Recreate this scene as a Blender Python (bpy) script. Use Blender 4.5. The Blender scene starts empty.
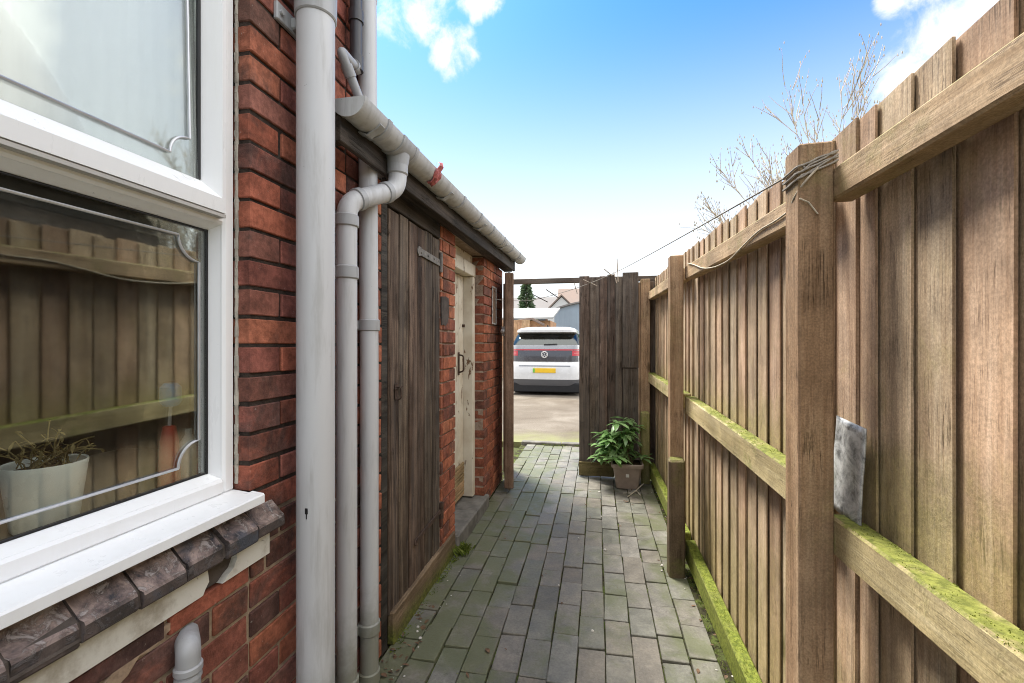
import bpy, bmesh, math, random
from mathutils import Vector, Matrix
R = math.radians
random.seed(7)
scn = bpy.context.scene
col = scn.collection

# ------------------------------------------------------------------ camera
cam_d = bpy.data.cameras.new('camera')
cam_d.sensor_width = 36.0
cam_d.lens = 15.82
cam_d.clip_start = 0.02
cam_d.clip_end = 2000
cam = bpy.data.objects.new('camera', cam_d)
cam.location = (0, 0, 1.3)
cam.rotation_euler = (R(90), 0, R(10.7))
col.objects.link(cam)
scn.camera = cam

# ------------------------------------------------------------------ view
scn.view_settings.view_transform = 'Standard'
scn.view_settings.look = 'None'
scn.view_settings.gamma = 1.0
scn.view_settings.exposure = 1.80
scn.render.engine = 'CYCLES'
scn.cycles.filter_width = 1.0
scn.cycles.use_denoising = True
scn.cycles.denoising_prefilter = 'ACCURATE'

# ------------------------------------------------------------------ world
SUN_EL, SUN_AZ = 58.0, -42.0          # azimuth measured from +Y towards +X
world = bpy.data.worlds.new('World')
scn.world = world
world.use_nodes = True
wt = world.node_tree
wt.nodes.clear()


class G:
    """tiny node-graph helper"""
    def __init__(s, tree):
        s.t = tree

    def new(s, typ, **kw):
        n = s.t.nodes.new(typ)
        for k, v in kw.items():
            setattr(n, k, v)
        return n

    def put(s, sock, v):
        if v is None:
            return
        if isinstance(v, bpy.types.NodeSocket):
            s.t.links.new(v, sock)
        elif isinstance(v, (tuple, list)):
            v = tuple(v)
            if sock.type == 'RGBA' and len(v) == 3:
                v = v + (1,)
            sock.default_value = v
        else:
            sock.default_value = v

    def math(s, op, a, b=None, c=None, clamp=False):
        n = s.new('ShaderNodeMath', operation=op, use_clamp=clamp)
        s.put(n.inputs[0], a); s.put(n.inputs[1], b); s.put(n.inputs[2], c)
        return n.outputs[0]

    def vmath(s, op, a, b=None):
        n = s.new('ShaderNodeVectorMath', operation=op)
        s.put(n.inputs[0], a); s.put(n.inputs[1], b)
        return n.outputs['Value'] if op in ('DOT_PRODUCT', 'LENGTH') else n.outputs[0]

    def rng(s, v, a, b, c=0.0, d=1.0, smooth=True):
        n = s.new('ShaderNodeMapRange', interpolation_type='SMOOTHSTEP' if smooth else 'LINEAR')
        s.put(n.inputs[0], v)
        for i, x in enumerate((a, b, c, d)):
            s.put(n.inputs[1 + i], x)
        return n.outputs[0]

    def mix(s, f, a, b, mode='MIX'):
        n = s.new('ShaderNodeMix', data_type='RGBA', blend_type=mode)
        s.put(n.inputs[0], f); s.put(n.inputs[6], a); s.put(n.inputs[7], b)
        return n.outputs[2]

    def noise(s, vec, scale=5, detail=4, rough=0.55, dist=0.0):
        n = s.new('ShaderNodeTexNoise')
        s.put(n.inputs['Vector'], vec)
        n.inputs['Scale'].default_value = scale
        n.inputs['Detail'].default_value = detail
        n.inputs['Roughness'].default_value = rough
        n.inputs['Distortion'].default_value = dist
        return n.outputs[0]

    def voronoi(s, vec, scale=5, feature='F1', rand=1.0):
        n = s.new('ShaderNodeTexVoronoi', feature=feature)
        s.put(n.inputs['Vector'], vec)
        n.inputs['Scale'].default_value = scale
        n.inputs['Randomness'].default_value = rand
        return n

    def ramp(s, f, stops):
        n = s.new('ShaderNodeValToRGB')
        s.put(n.inputs[0], f)
        e = n.color_ramp.elements
        while len(e) < len(stops):
            e.new(0.5)
        for el, (p, c) in zip(e, stops):
            el.position = p
            el.color = (c[0], c[1], c[2], 1)
        return n.outputs[0]

    def sep(s, v):
        n = s.new('ShaderNodeSeparateXYZ')
        s.put(n.inputs[0], v)
        return n.outputs

    def comb(s, x, y, z):
        n = s.new('ShaderNodeCombineXYZ')
        s.put(n.inputs[0], x); s.put(n.inputs[1], y); s.put(n.inputs[2], z)
        return n.outputs[0]

    def bump(s, h, strength=0.5, dist=0.01, normal=None):
        n = s.new('ShaderNodeBump')
        n.inputs['Strength'].default_value = strength
        n.inputs['Distance'].default_value = dist
        s.put(n.inputs['Height'], h)
        s.put(n.inputs['Normal'], normal)
        return n.outputs[0]


g = G(wt)
sky = g.new('ShaderNodeTexSky', sky_type='NISHITA', sun_disc=False)
sky.sun_elevation = R(SUN_EL)
sky.sun_rotation = R(SUN_AZ)
sky.air_density = 1.0
sky.dust_density = 1.0
sky.ozone_density = 2.0
tc = g.new('ShaderNodeTexCoord')
d_ = g.vmath('NORMALIZE', tc.outputs['Generated'])
dz = g.sep(d_)[2]
hs = g.new('ShaderNodeHueSaturation')
hs.inputs['Saturation'].default_value = 1.25
hs.inputs['Value'].default_value = 1.0
g.put(hs.inputs['Color'], sky.outputs[0])
haze = g.rng(dz, 0.08, 0.66, 1.0, 0.0)
haze = g.math('POWER', haze, 1.15)
blue = g.mix(1.0, hs.outputs[0], (0.44, 0.89, 1.20), 'MULTIPLY')
skyc = g.mix(haze, blue, (5.6, 5.9, 6.1))
cn = g.noise(d_, 13, 8, 0.62, 0.25)


def sky_dir(u, v):
    th = R(10.7)
    a, b = (u - 512) / 450, (341.5 - v) / 450
    return Vector((-math.sin(th) + a * math.cos(th), math.cos(th) + a * math.sin(th), b)).normalized()


cl = None
for (u, v, r0) in ((420, 4, 4.2), (452, 48, 2.8), (380, -25, 5.5), (930, 66, 3.6), (975, 30, 5.5), (1030, -10, 8), (905, -4, 2), (475, -12, 3.0)):
    dd = sky_dir(u, v)
    dt = g.vmath('DOT_PRODUCT', d_, tuple(dd))
    m = g.rng(dt, math.cos(R(r0 * 1.5)), math.cos(R(r0 * 0.25)))
    cl = m if cl is None else g.math('MAXIMUM', cl, m)
clf = g.rng(g.math('ADD', g.math('MULTIPLY', cl, 0.42), cn), 0.72, 1.02)
skyc = g.mix(clf, skyc, (5.4, 5.5, 5.7))
# bright broken cloud overhead and behind (out of this view, it lights the alley)
fwd = g.vmath('DOT_PRODUCT', d_, tuple(Vector((-0.12, 0.92, 0.38)).normalized()))
away = g.rng(fwd, 0.74, 0.45)
wide = g.rng(g.math('ADD', g.noise(d_, 2.3, 6, 0.55, 0.2), g.math('MULTIPLY', away, 0.5)), 0.62, 0.95)
wide = g.math('MULTIPLY', wide, away)
bank = g.vmath('DOT_PRODUCT', d_, tuple(Vector((0.84, 0.60, 0.42)).normalized()))
wide = g.math('MAXIMUM', wide, g.math('MULTIPLY', g.rng(bank, math.cos(R(21)), math.cos(R(12))), 0.42))
behind = g.math('MULTIPLY', g.rng(g.sep(d_)[1], 0.05, -0.55), g.rng(dz, 0.85, 0.45))
wide = g.math('MULTIPLY', wide, g.math('SUBTRACT', 1.0, g.math('MULTIPLY', behind, 0.75)))
skyc = g.mix(wide, skyc, (14.0, 13.9, 13.8))
bg = g.new('ShaderNodeBackground')
g.put(bg.inputs[0], skyc)
bg.inputs[1].default_value = 0.065
g.put(g.new('ShaderNodeOutputWorld').inputs[0], bg.outputs[0])

# ------------------------------------------------------------------ sun
sd = bpy.data.lights.new('sun', 'SUN')
sd.energy = 2.5
sd.angle = R(18)
sd.color = (1.0, 0.95, 0.87)
sun = bpy.data.objects.new('sun', sd)
col.objects.link(sun)
el, az = R(SUN_EL), R(SUN_AZ)
sdir = Vector((math.sin(az) * math.cos(el), math.cos(az) * math.cos(el), math.sin(el)))
sun.rotation_euler = (-sdir).to_track_quat('-Z', 'Y').to_euler()
sun.location = (0, 0, 12)

# ================================================================== materials
MATS = {}


def material(name, rough=0.7, spec=0.3):
    m = bpy.data.materials.new(name)
    m.use_nodes = True
    t = m.node_tree
    b = t.nodes['Principled BSDF']
    b.inputs['Roughness'].default_value = rough
    b.inputs['Specular IOR Level'].default_value = spec
    MATS[name] = m
    return m, G(t), b


def pos_rnd(g):
    ge = g.new('ShaderNodeNewGeometry')
    return ge.outputs['Position'], ge.outputs['Random Per Island'], ge.outputs['Normal']


def flat(name, c, rough=0.5, spec=0.4, metal=0.0, var=0.12, nscale=9, bump=0.0, coat=0.0):
    m, g, b = material(name, rough, spec)
    p, r, n = pos_rnd(g)
    f = g.noise(p, nscale, 5, 0.6)
    k = g.rng(f, 0.3, 0.7, 1 - var, 1 + var)
    g.put(b.inputs['Base Color'], g.mix(1.0, c, g.comb(k, k, k), 'MULTIPLY'))
    b.inputs['Metallic'].default_value = metal
    if coat:
        b.inputs['Coat Weight'].default_value = coat
    g.put(b.inputs['Roughness'], g.rng(f, 0.3, 0.7, rough * 0.85, min(1, rough * 1.2)))
    if bump:
        g.put(b.inputs['Normal'], g.bump(g.noise(p, nscale * 8, 4, 0.6), bump, 0.003))
    return m


def wood(name, axis, dark, mid, light, rough=0.75, isl=0.3, moss_low=None, moss_top=0.0, moss_noise=0.0,
         knots=0.6, grain=1.0, bump=0.35, grey=0.0, mossc=((0.05, 0.075, 0.012), (0.20, 0.24, 0.03))):
    """planks: grain runs along `axis`; every plank (mesh island) gets its own tone"""
    m, g, b = material(name, rough, 0.2)
    p, r, n = pos_rnd(g)
    sc = [16.0, 16.0, 16.0]
    sc[axis] = 1.1
    off = g.comb(g.math('MULTIPLY', r, 31.7), g.math('MULTIPLY', r, 17.3), g.math('MULTIPLY', r, 23.1))
    v = g.vmath('ADD', g.vmath('MULTIPLY', p, tuple(sc)), off)
    n1 = g.noise(v, 1.0, 6, 0.6, 0.9)
    sc2 = [110.0, 110.0, 110.0]
    sc2[axis] = 3.0
    v2 = g.vmath('ADD', g.vmath('MULTIPLY', p, tuple(sc2)), off)
    n2 = g.noise(v2, 1.0, 4, 0.6, 0.3)
    sc3 = [330.0, 330.0, 330.0]
    sc3[axis] = 9.0
    n3 = g.noise(g.vmath('ADD', g.vmath('MULTIPLY', p, tuple(sc3)), off), 1.0, 3, 0.6, 0.4)
    f = g.math('ADD', g.math('MULTIPLY', n1, 0.66), g.math('MULTIPLY', n2, 0.28 * grain))
    f = g.math('ADD', f, g.math('MULTIPLY', n3, 0.16))
    f = g.math('ADD', f, 0.5 - 0.5 * (0.82 + 0.28 * grain))
    c = g.ramp(f, ((0.30, dark), (0.48, mid), (0.66, light)))
    # drying cracks and rough-sawn fuzz
    sc4 = [55.0, 55.0, 55.0]
    sc4[axis] = 1.6
    n4 = g.noise(g.vmath('ADD', g.vmath('MULTIPLY', p, tuple(sc4)), off), 1.0, 5, 0.65, 0.5)
    crack = g.rng(g.math('ABSOLUTE', g.math('SUBTRACT', n4, 0.5)), 0.004, 0.020, 1.0, 0.0)
    crack = g.math('MULTIPLY', crack, g.rng(g.noise(g.vmath('ADD', p, off), 6.5, 4, 0.6), 0.46, 0.62))
    c = g.mix(g.math('MULTIPLY', crack, 0.75), c, tuple(x * 0.30 for x in dark))
    sawn = g.noise(p, 190, 3, 0.7)
    sk_ = g.rng(sawn, 0.3, 0.7, 0.80, 1.18)
    c = g.mix(1.0, c, g.comb(sk_, sk_, sk_), 'MULTIPLY')
    f = g.math('SUBTRACT', f, g.math('MULTIPLY', crack, 0.6))
    # broad weathering patches
    w = g.noise(g.vmath('ADD', p, off), 4.3, 7, 0.68)
    kk = g.rng(w, 0.3, 0.7, 0.66, 1.22)
    c = g.mix(1.0, c, g.comb(kk, kk, kk), 'MULTIPLY')
    ik = g.rng(r, 0, 1, 1 - isl, 1 + isl, False)
    ik2 = g.math('MULTIPLY', ik, g.rng(g.math('FRACT', g.math('MULTIPLY', r, 7.31)), 0, 1, 0.9, 1.06, False))
    c = g.mix(1.0, c, g.comb(ik, ik2, g.math('MULTIPLY', ik2, 0.98)), 'MULTIPLY')
    if grey:
        gm = g.math('MULTIPLY', g.rng(g.noise(v, 0.7, 5, 0.65, 0.4), 0.42, 0.62), grey)
        c = g.mix(gm, c, (0.21, 0.195, 0.175))
    if knots:
        sk = [7.0, 7.0, 7.0]
        sk[axis] = 2.6
        vo = g.voronoi(g.vmath('ADD', g.vmath('MULTIPLY', p, tuple(sk)), off), 1.0)
        dist = g.math('ADD', vo.outputs['Distance'], g.math('MULTIPLY', g.math('SUBTRACT', n1, 0.5), 0.12))
        pick = g.math('GREATER_THAN', g.sep(vo.outputs['Color'])[0], 0.40)
        km = g.math('MULTIPLY', g.math('MULTIPLY', g.rng(dist, 0.17, 0.06), pick), knots)
        c = g.mix(km, c, tuple(x * 0.42 for x in dark))
    h = f
    if moss_low or moss_top or moss_noise:
        mn = g.noise(p, 11, 6, 0.65, 0.3)
        mm = None
        if moss_low:
            z = g.sep(p)[2]
            zz = g.math('ADD', z, g.math('MULTIPLY', g.math('SUBTRACT', mn, 0.5), moss_low[2]))
            mm = g.math('MULTIPLY', g.rng(zz, moss_low[1], moss_low[0]), moss_low[3])
            if name == 'fence_board':     # splash-back just above the damp middle rail
                zs = g.math('ADD', z, g.math('MULTIPLY', g.math('SUBTRACT', mn, 0.5), 0.35))
                mm = g.math('MAXIMUM', mm, g.math('MULTIPLY', g.math('MULTIPLY', g.rng(zs, 1.16, 0.94), g.rng(z, 0.84, 0.88)), 0.42))
        if moss_top:
            nz = g.sep(n)[2]
            t_ = g.math('MULTIPLY', g.rng(g.math('ADD', nz, g.math('MULTIPLY', g.math('SUBTRACT', mn, 0.5), 2.6)), 0.30, 1.0), moss_top)
            mm = t_ if mm is None else g.math('MAXIMUM', mm, t_)
        if moss_noise:
            t_ = g.math('MULTIPLY', g.rng(g.noise(g.vmath('ADD', p, off), 4.2, 6, 0.7, 0.3), 0.52, 0.70), moss_noise)
            mm = t_ if mm is None else g.math('MAXIMUM', mm, t_)
        mc = g.mix(g.rng(g.noise(p, 60, 6, 0.75), 0.36, 0.64), mossc[0], mossc[1])
        c = g.mix(mm, c, mc)
        h = g.math('ADD', f, g.math('MULTIPLY', g.math('MULTIPLY', mm, g.noise(p, 110, 5, 0.75)), 2.2))
    g.put(b.inputs['Base Color'], c)
    g.put(b.inputs['Normal'], g.bump(h, bump, 0.006))
    return m


def emulate_brick(name, c_list, soot, mortar_bright=False, scale_tone=1.0):
    m, g, b = material(name, 0.85, 0.2)
    p, r, n = pos_rnd(g)
    off = g.comb(g.math('MULTIPLY', r, 91.0), g.math('MULTIPLY', r, 57.0), g.math('MULTIPLY', r, 33.0))
    pv = g.vmath('ADD', p, off)
    base = g.ramp(r, tuple((i / max(1, len(c_list) - 1), c) for i, c in enumerate(c_list)))
    n1 = g.noise(pv, 9, 6, 0.65, 0.4)
    n2 = g.noise(pv, 60, 5, 0.7)
    k = g.math('MULTIPLY', g.rng(n1, 0.30, 0.70, 0.58, 1.32), g.rng(n2, 0.3, 0.7, 0.72, 1.22))
    c = g.mix(1.0, base, g.comb(k, k, k), 'MULTIPLY')
    # soot: patchy dark facing, stronger on some bricks and towards the ground
    r2 = g.math('FRACT', g.math('MULTIPLY', r, 13.77))
    z = g.sep(p)[2]
    so = g.math('ADD', g.noise(pv, 5.5, 6, 0.7, 0.5), g.math('MULTIPLY', g.math('SUBTRACT', r2, 0.5), 0.42))
    so = g.math('ADD', so, g.rng(z, 1.25, 0.75, 0.0, soot[2], True))
    sm = g.math('MULTIPLY', g.rng(so, 0.51, 0.76), soot[0])
    c = g.mix(sm, c, g.mix(1.0, soot[1], g.comb(k, k, k), 'MULTIPLY'))
    # lime specks
    sp = g.math('MULTIPLY', g.rng(g.noise(p, 70, 6, 0.78), 0.635, 0.70), 0.6)
    c = g.mix(sp, c, (0.42, 0.38, 0.33))
    c = g.mix(1.0, c, (scale_tone,) * 3, 'MULTIPLY')
    g.put(b.inputs['Base Color'], c)
    hh = g.math('ADD', g.math('MULTIPLY', n1, 0.6), g.math('MULTIPLY', n2, 0.4))
    g.put(b.inputs['Normal'], g.bump(g.math('ADD', hh, g.math('MULTIPLY', g.noise(p, 240, 3, 0.7), 0.3)), 0.9, 0.006))
    return m


emulate_brick('brick', [(0.265, 0.082, 0.052), (0.325, 0.105, 0.062), (0.190, 0.069, 0.055), (0.355, 0.125, 0.070), (0.230, 0.072, 0.052), (0.220, 0.094, 0.070), (0.300, 0.092, 0.056)],
              (0.8, (0.078, 0.053, 0.046), 0.14))
emulate_brick('brick_shed', [(0.36, 0.125, 0.065), (0.29, 0.092, 0.052), (0.40, 0.150, 0.078), (0.235, 0.078, 0.050), (0.34, 0.115, 0.06)],
              (0.7, (0.085, 0.055, 0.045), 0.02))
# mortar: dark and eroded high up, sandy repointing low down
m, g, b = material('mortar', 0.95, 0.1)
p, r, n = pos_rnd(g)
z = g.sep(p)[2]
mn = g.noise(p, 7, 6, 0.65, 0.4)
lowm = g.rng(g.math('ADD', z, g.math('MULTIPLY', g.math('SUBTRACT', mn, 0.5), 0.5)), 0.92, 0.78)
tan = g.ramp(g.noise(p, 35, 6, 0.7), ((0.3, (0.26, 0.19, 0.13)), (0.7, (0.46, 0.36, 0.255))))
drk = g.ramp(g.noise(p, 30, 6, 0.7), ((0.3, (0.022, 0.018, 0.016)), (0.75, (0.085, 0.065, 0.052))))
g.put(b.inputs['Base Color'], g.mix(lowm, drk, tan))
g.put(b.inputs['Normal'], g.bump(g.noise(p, 120, 5, 0.7), 0.8, 0.006))
m, g, b = material('mortar_pale', 0.95, 0.1)
p, r, n = pos_rnd(g)
g.put(b.inputs['Base Color'], g.ramp(g.noise(p, 28, 6, 0.7), ((0.3, (0.20, 0.14, 0.10)), (0.7, (0.42, 0.33, 0.26)))))
g.put(b.inputs['Normal'], g.bump(g.noise(p, 120, 5, 0.7), 0.8, 0.006))

# paving bricks
m, g, b = material('paving_brick', 0.6, 0.35)
p, r, n = pos_rnd(g)
off = g.comb(g.math('MULTIPLY', r, 41.0), g.math('MULTIPLY', r, 67.0), 0.0)
pv = g.vmath('ADD', p, off)
base = g.ramp(r, ((0.0, (0.132, 0.122, 0.098)), (0.2, (0.186, 0.174, 0.146)), (0.4, (0.165, 0.143, 0.113)), (0.6, (0.215, 0.203, 0.177)), (0.8, (0.142, 0.140, 0.110)), (1.0, (0.200, 0.180, 0.150))))
n1 = g.noise(pv, 12, 6, 0.65, 0.3)
n2 = g.noise(pv, 90, 5, 0.7)
k = g.math('MULTIPLY', g.rng(n1, 0.3, 0.7, 0.76, 1.2), g.rng(n2, 0.3, 0.7, 0.84, 1.14))
c = g.mix(1.0, base, g.comb(k, k, k), 'MULTIPLY')
xx = g.sep(p)
edge = g.math('MAXIMUM', g.rng(xx[0], 0.22, 0.46), g.math('MULTIPLY', g.rng(xx[0], -0.30, -0.55), 0.8))
mo = g.math('ADD', g.noise(p, 3.4, 6, 0.65, 0.4), g.math('MULTIPLY', edge, 0.19))
mo = g.math('ADD', mo, g.math('MULTIPLY', g.math('SUBTRACT', g.math('FRACT', g.math('MULTIPLY', r, 9.1)), 0.5), 0.10))
mm = g.rng(mo, 0.50, 0.70, 0.0, 0.70)
c = g.mix(mm, c, (0.105, 0.118, 0.048))
# dark spots and lichen
c = g.mix(g.math('MULTIPLY', g.rng(g.noise(p, 9, 8, 0.75, 0.6), 0.58, 0.70), 0.65), c, (0.060, 0.055, 0.044))
c = g.mix(g.math('MULTIPLY', g.rng(g.noise(p, 120, 4, 0.7), 0.60, 0.72), 0.45), c, (0.07, 0.065, 0.055))
c = g.mix(g.math('MULTIPLY', g.rng(g.noise(pv, 46, 4, 0.6), 0.70, 0.75), 0.5), c, (0.36, 0.35, 0.31))
g.put(b.inputs['Base Color'], c)
g.put(b.inputs['Roughness'], g.rng(n1, 0.3, 0.7, 0.42, 0.7))
g.put(b.inputs['Normal'], g.bump(g.math('ADD', n1, g.math('MULTIPLY', g.noise(p, 140, 5, 0.75), 0.8)), 0.6, 0.004))

m, g, b = material('joint_soil', 0.95, 0.1)
p, r, n = pos_rnd(g)
c = g.ramp(g.noise(p, 16, 6, 0.7), ((0.33, (0.024, 0.020, 0.014)), (0.48, (0.055, 0.052, 0.026)), (0.62, (0.11, 0.14, 0.035))))
g.put(b.inputs['Base Color'], c)
g.put(b.inputs['Normal'], g.bump(g.noise(p, 150, 4, 0.7), 0.9, 0.01))
m, g, b = material('drive_concrete', 0.85, 0.2)
p, r, n = pos_rnd(g)
n1 = g.noise(p, 0.9, 7, 0.65, 0.6)
c = g.ramp(n1, ((0.32, (0.110, 0.086, 0.062)), (0.5, (0.148, 0.122, 0.092)), (0.68, (0.21, 0.18, 0.142))))
k = g.rng(g.noise(p, 45, 5, 0.7), 0.3, 0.7, 0.8, 1.15)
c = g.mix(1.0, c, g.comb(k, k, k), 'MULTIPLY')
my = g.math('ADD', g.sep(p)[1], g.math('MULTIPLY', g.noise(p, 3, 5, 0.6), 1.2))
c = g.mix(g.rng(my, 7.3, 6.1, 0, 0.75), c, (0.20, 0.21, 0.075))
g.put(b.inputs['Base Color'], c)
g.put(b.inputs['Normal'], g.bump(g.noise(p, 70, 5, 0.7), 0.5, 0.006))
m, g, b = material('earth', 0.95, 0.1)
p, r, n = pos_rnd(g)
g.put(b.inputs['Base Color'], g.ramp(g.noise(p, 2.0, 7, 0.7), ((0.35, (0.055, 0.05, 0.03)), (0.6, (0.08, 0.09, 0.035)))))

# woods
wood('fence_board', 2, (0.265, 0.172, 0.106), (0.425, 0.303, 0.200), (0.545, 0.418, 0.298), isl=0.15, grain=1.5, moss_low=(0.20, 0.80, 0.6, 0.38), moss_noise=0.24, knots=0.85,
     mossc=((0.17, 0.165, 0.045), (0.36, 0.325, 0.10)))
wood('fence_rail', 1, (0.28, 0.190, 0.105), (0.43, 0.32, 0.195), (0.54, 0.425, 0.285), isl=0.06, moss_top=0.75, moss_noise=0.45, knots=0.9, grain=1.5,
     mossc=((0.15, 0.15, 0.045), (0.31, 0.29, 0.11)))
wood('fence_rail_mossy', 1, (0.27, 0.215, 0.105), (0.42, 0.355, 0.19), (0.52, 0.455, 0.275), isl=0.06, moss_top=0.92, moss_noise=0.80, knots=0.7, grain=1.5,
     mossc=((0.085, 0.105, 0.014), (0.23, 0.25, 0.05)))
wood('fence_bottom', 1, (0.13, 0.11, 0.05), (0.20, 0.18, 0.08), (0.27, 0.25, 0.12), isl=0.06, moss_top=1.0, moss_noise=1.0, moss_low=(0.05, 0.35, 0.1, 0.9), knots=0.3,
     mossc=((0.085, 0.11, 0.014), (0.22, 0.25, 0.04)))
wood('fence_post', 2, (0.215, 0.135, 0.072), (0.345, 0.235, 0.14), (0.46, 0.34, 0.215), isl=0.08, grain=1.5, knots=0.8, moss_noise=0.30, bump=0.5,
     mossc=((0.14, 0.135, 0.045), (0.26, 0.24, 0.085)))
wood('spur_dark', 2, (0.075, 0.055, 0.034), (0.125, 0.095, 0.06), (0.17, 0.13, 0.085), isl=0.05, knots=0.5, moss_noise=0.45, moss_top=0.9, bump=0.5,
     mossc=((0.10, 0.105, 0.02), (0.19, 0.19, 0.05)))
wood('spur_green', 2, (0.15, 0.14, 0.06), (0.22, 0.21, 0.09), (0.29, 0.27, 0.13), isl=0.05, knots=0.3, moss_noise=0.7, moss_top=0.3,
     mossc=((0.15, 0.17, 0.02), (0.26, 0.28, 0.05)))
wood('gate_wood', 2, (0.040, 0.028, 0.021), (0.095, 0.070, 0.053), (0.19, 0.148, 0.115), isl=0.30, knots=0.5, bump=0.9, grey=0.25, grain=1.5)
wood('crossbar_wood', 0, (0.055, 0.042, 0.032), (0.11, 0.088, 0.068), (0.18, 0.15, 0.12), isl=0.1, knots=0.3, grey=0.3)
wood('gate_kick', 0, (0.10, 0.085, 0.035), (0.16, 0.135, 0.06), (0.23, 0.19, 0.10), isl=0.1, knots=0.5, moss_noise=0.8)
wood('leaf_edge', 2, (0.10, 0.065, 0.040), (0.18, 0.12, 0.08), (0.28, 0.20, 0.145), isl=0.1, knots=0.4, bump=0.6)
wood('shed_door', 2, (0.026, 0.017, 0.012), (0.078, 0.054, 0.038), (0.20, 0.150, 0.108), isl=0.22, knots=0.4, bump=0.9, grey=0.18, grain=1.6)
wood('dark_timber', 1, (0.012, 0.010, 0.008), (0.030, 0.025, 0.020), (0.085, 0.070, 0.055), isl=0.1, knots=0.2, bump=0.7, grey=0.12)
wood('base_plank', 1, (0.085, 0.060, 0.035), (0.17, 0.125, 0.075), (0.29, 0.22, 0.14), isl=0.1, knots=0.6, bump=0.8, moss_low=(0.0, 0.10, 0.12, 0.7))
wood('cladding', 1, (0.10, 0.085, 0.065), (0.18, 0.155, 0.125), (0.26, 0.23, 0.19), isl=0.12, knots=0.5, grey=0.4)
wood('kick_panel', 1, (0.21, 0.14, 0.06), (0.33, 0.23, 0.12), (0.45, 0.33, 0.19), isl=0.05, knots=0.1)
wood('orange_timber', 2, (0.33, 0.19, 0.10), (0.45, 0.28, 0.16), (0.55, 0.37, 0.23), isl=0.15, knots=0.1)
wood('peg_wood', 0, (0.28, 0.24, 0.18), (0.42, 0.37, 0.29), (0.55, 0.5, 0.42), isl=0.2, knots=0.0)
wood('peg_dark', 0, (0.04, 0.035, 0.03), (0.07, 0.06, 0.05), (0.12, 0.1, 0.08), isl=0.2, knots=0.0)
wood('twig', 2, (0.42, 0.36, 0.28), (0.56, 0.50, 0.40), (0.66, 0.61, 0.52), isl=0.3, knots=0.0, bump=0.2)

# flaking cream paint
m, g, b = material('flaky_paint', 0.6, 0.3)
p, r, n = pos_rnd(g)
sn = g.noise(g.vmath('MULTIPLY', p, (14, 14, 5)), 1.0, 7, 0.7, 0.4)
fl = g.rng(sn, 0.60, 0.63)
c = g.mix(g.rng(g.noise(p, 6, 5, 0.6), 0.35, 0.7), (0.66, 0.61, 0.50), (0.54, 0.47, 0.36))
c = g.mix(fl, c, (0.17, 0.10, 0.055))
g.put(b.inputs['Base Color'], c)
g.put(b.inputs['Normal'], g.bump(g.math('SUBTRACT', 1.0, fl), 0.6, 0.003))
# white painted render
m, g, b = material('painted_render', 0.7, 0.3)
p, r, n = pos_rnd(g)
c = g.mix(g.rng(g.noise(p, 9, 6, 0.7), 0.48, 0.72), (0.66, 0.64, 0.57), (0.40, 0.36, 0.29))
c = g.mix(g.rng(g.noise(p, 38, 5, 0.7), 0.66, 0.72), c, (0.10, 0.08, 0.06))
g.put(b.inputs['Base Color'], c)
g.put(b.inputs['Normal'], g.bump(g.noise(p, 60, 5, 0.7), 0.4, 0.003))
# blue sill bricks with wear and lichen
m, g, b = material('sill_brick', 0.55, 0.4)
p, r, n = pos_rnd(g)
off = g.comb(g.math('MULTIPLY', r, 41.0), g.math('MULTIPLY', r, 67.0), 0.0)
pv = g.vmath('ADD', p, off)
n1 = g.noise(pv, 20, 7, 0.7, 0.5)
c = g.ramp(n1, ((0.36, (0.030, 0.027, 0.026)), (0.48, (0.150, 0.108, 0.094)), (0.62, (0.33, 0.25, 0.215))))
wear = g.rng(g.noise(pv, 30, 6, 0.75, 0.8), 0.52, 0.60)
c = g.mix(g.math('MULTIPLY', wear, 0.8), c, (0.37, 0.33, 0.31))
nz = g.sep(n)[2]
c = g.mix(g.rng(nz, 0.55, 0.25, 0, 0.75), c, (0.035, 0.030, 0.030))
c = g.mix(g.rng(g.noise(pv, 8, 4, 0.6), 0.58, 0.68, 0, 0.55), c, (0.055, 0.075, 0.105))
g.put(b.inputs['Base Color'], c)
g.put(b.inputs['Roughness'], g.rng(n1, 0.3, 0.7, 0.35, 0.75))
g.put(b.inputs['Normal'], g.bump(g.math('ADD', n1, wear), 0.6, 0.005))

# plastics with streaky dirt
def plastic(name, c, dirt, amt, rough=0.4, low=None):
    m, g, b = material(name, rough, 0.45)
    p, r, n = pos_rnd(g)
    st = g.noise(g.vmath('MULTIPLY', p, (26, 26, 3.2)), 1.0, 6, 0.65, 0.2)
    f = g.math('MULTIPLY', g.rng(st, 0.46, 0.72), amt)
    cc = g.mix(f, c, dirt)
    sp = g.rng(g.noise(p, 70, 3, 0.6), 0.74, 0.78, 0, 0.7)
    cc = g.mix(sp, cc, tuple(x * 0.35 for x in dirt))
    if low:
        zz = g.math('ADD', g.sep(p)[2], g.math('MULTIPLY', g.math('SUBTRACT', g.noise(p, 14, 5, 0.65), 0.5), 0.35))
        cc = g.mix(g.rng(zz, low[1], low[0], 0, low[3]), cc, low[2])
    g.put(b.inputs['Base Color'], cc)
    g.put(b.inputs['Roughness'], g.rng(st, 0.3, 0.7, rough * 0.8, rough * 1.4))
    g.put(b.inputs['Normal'], g.bump(g.noise(p, 22, 4, 0.6), 0.08, 0.004))


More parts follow.
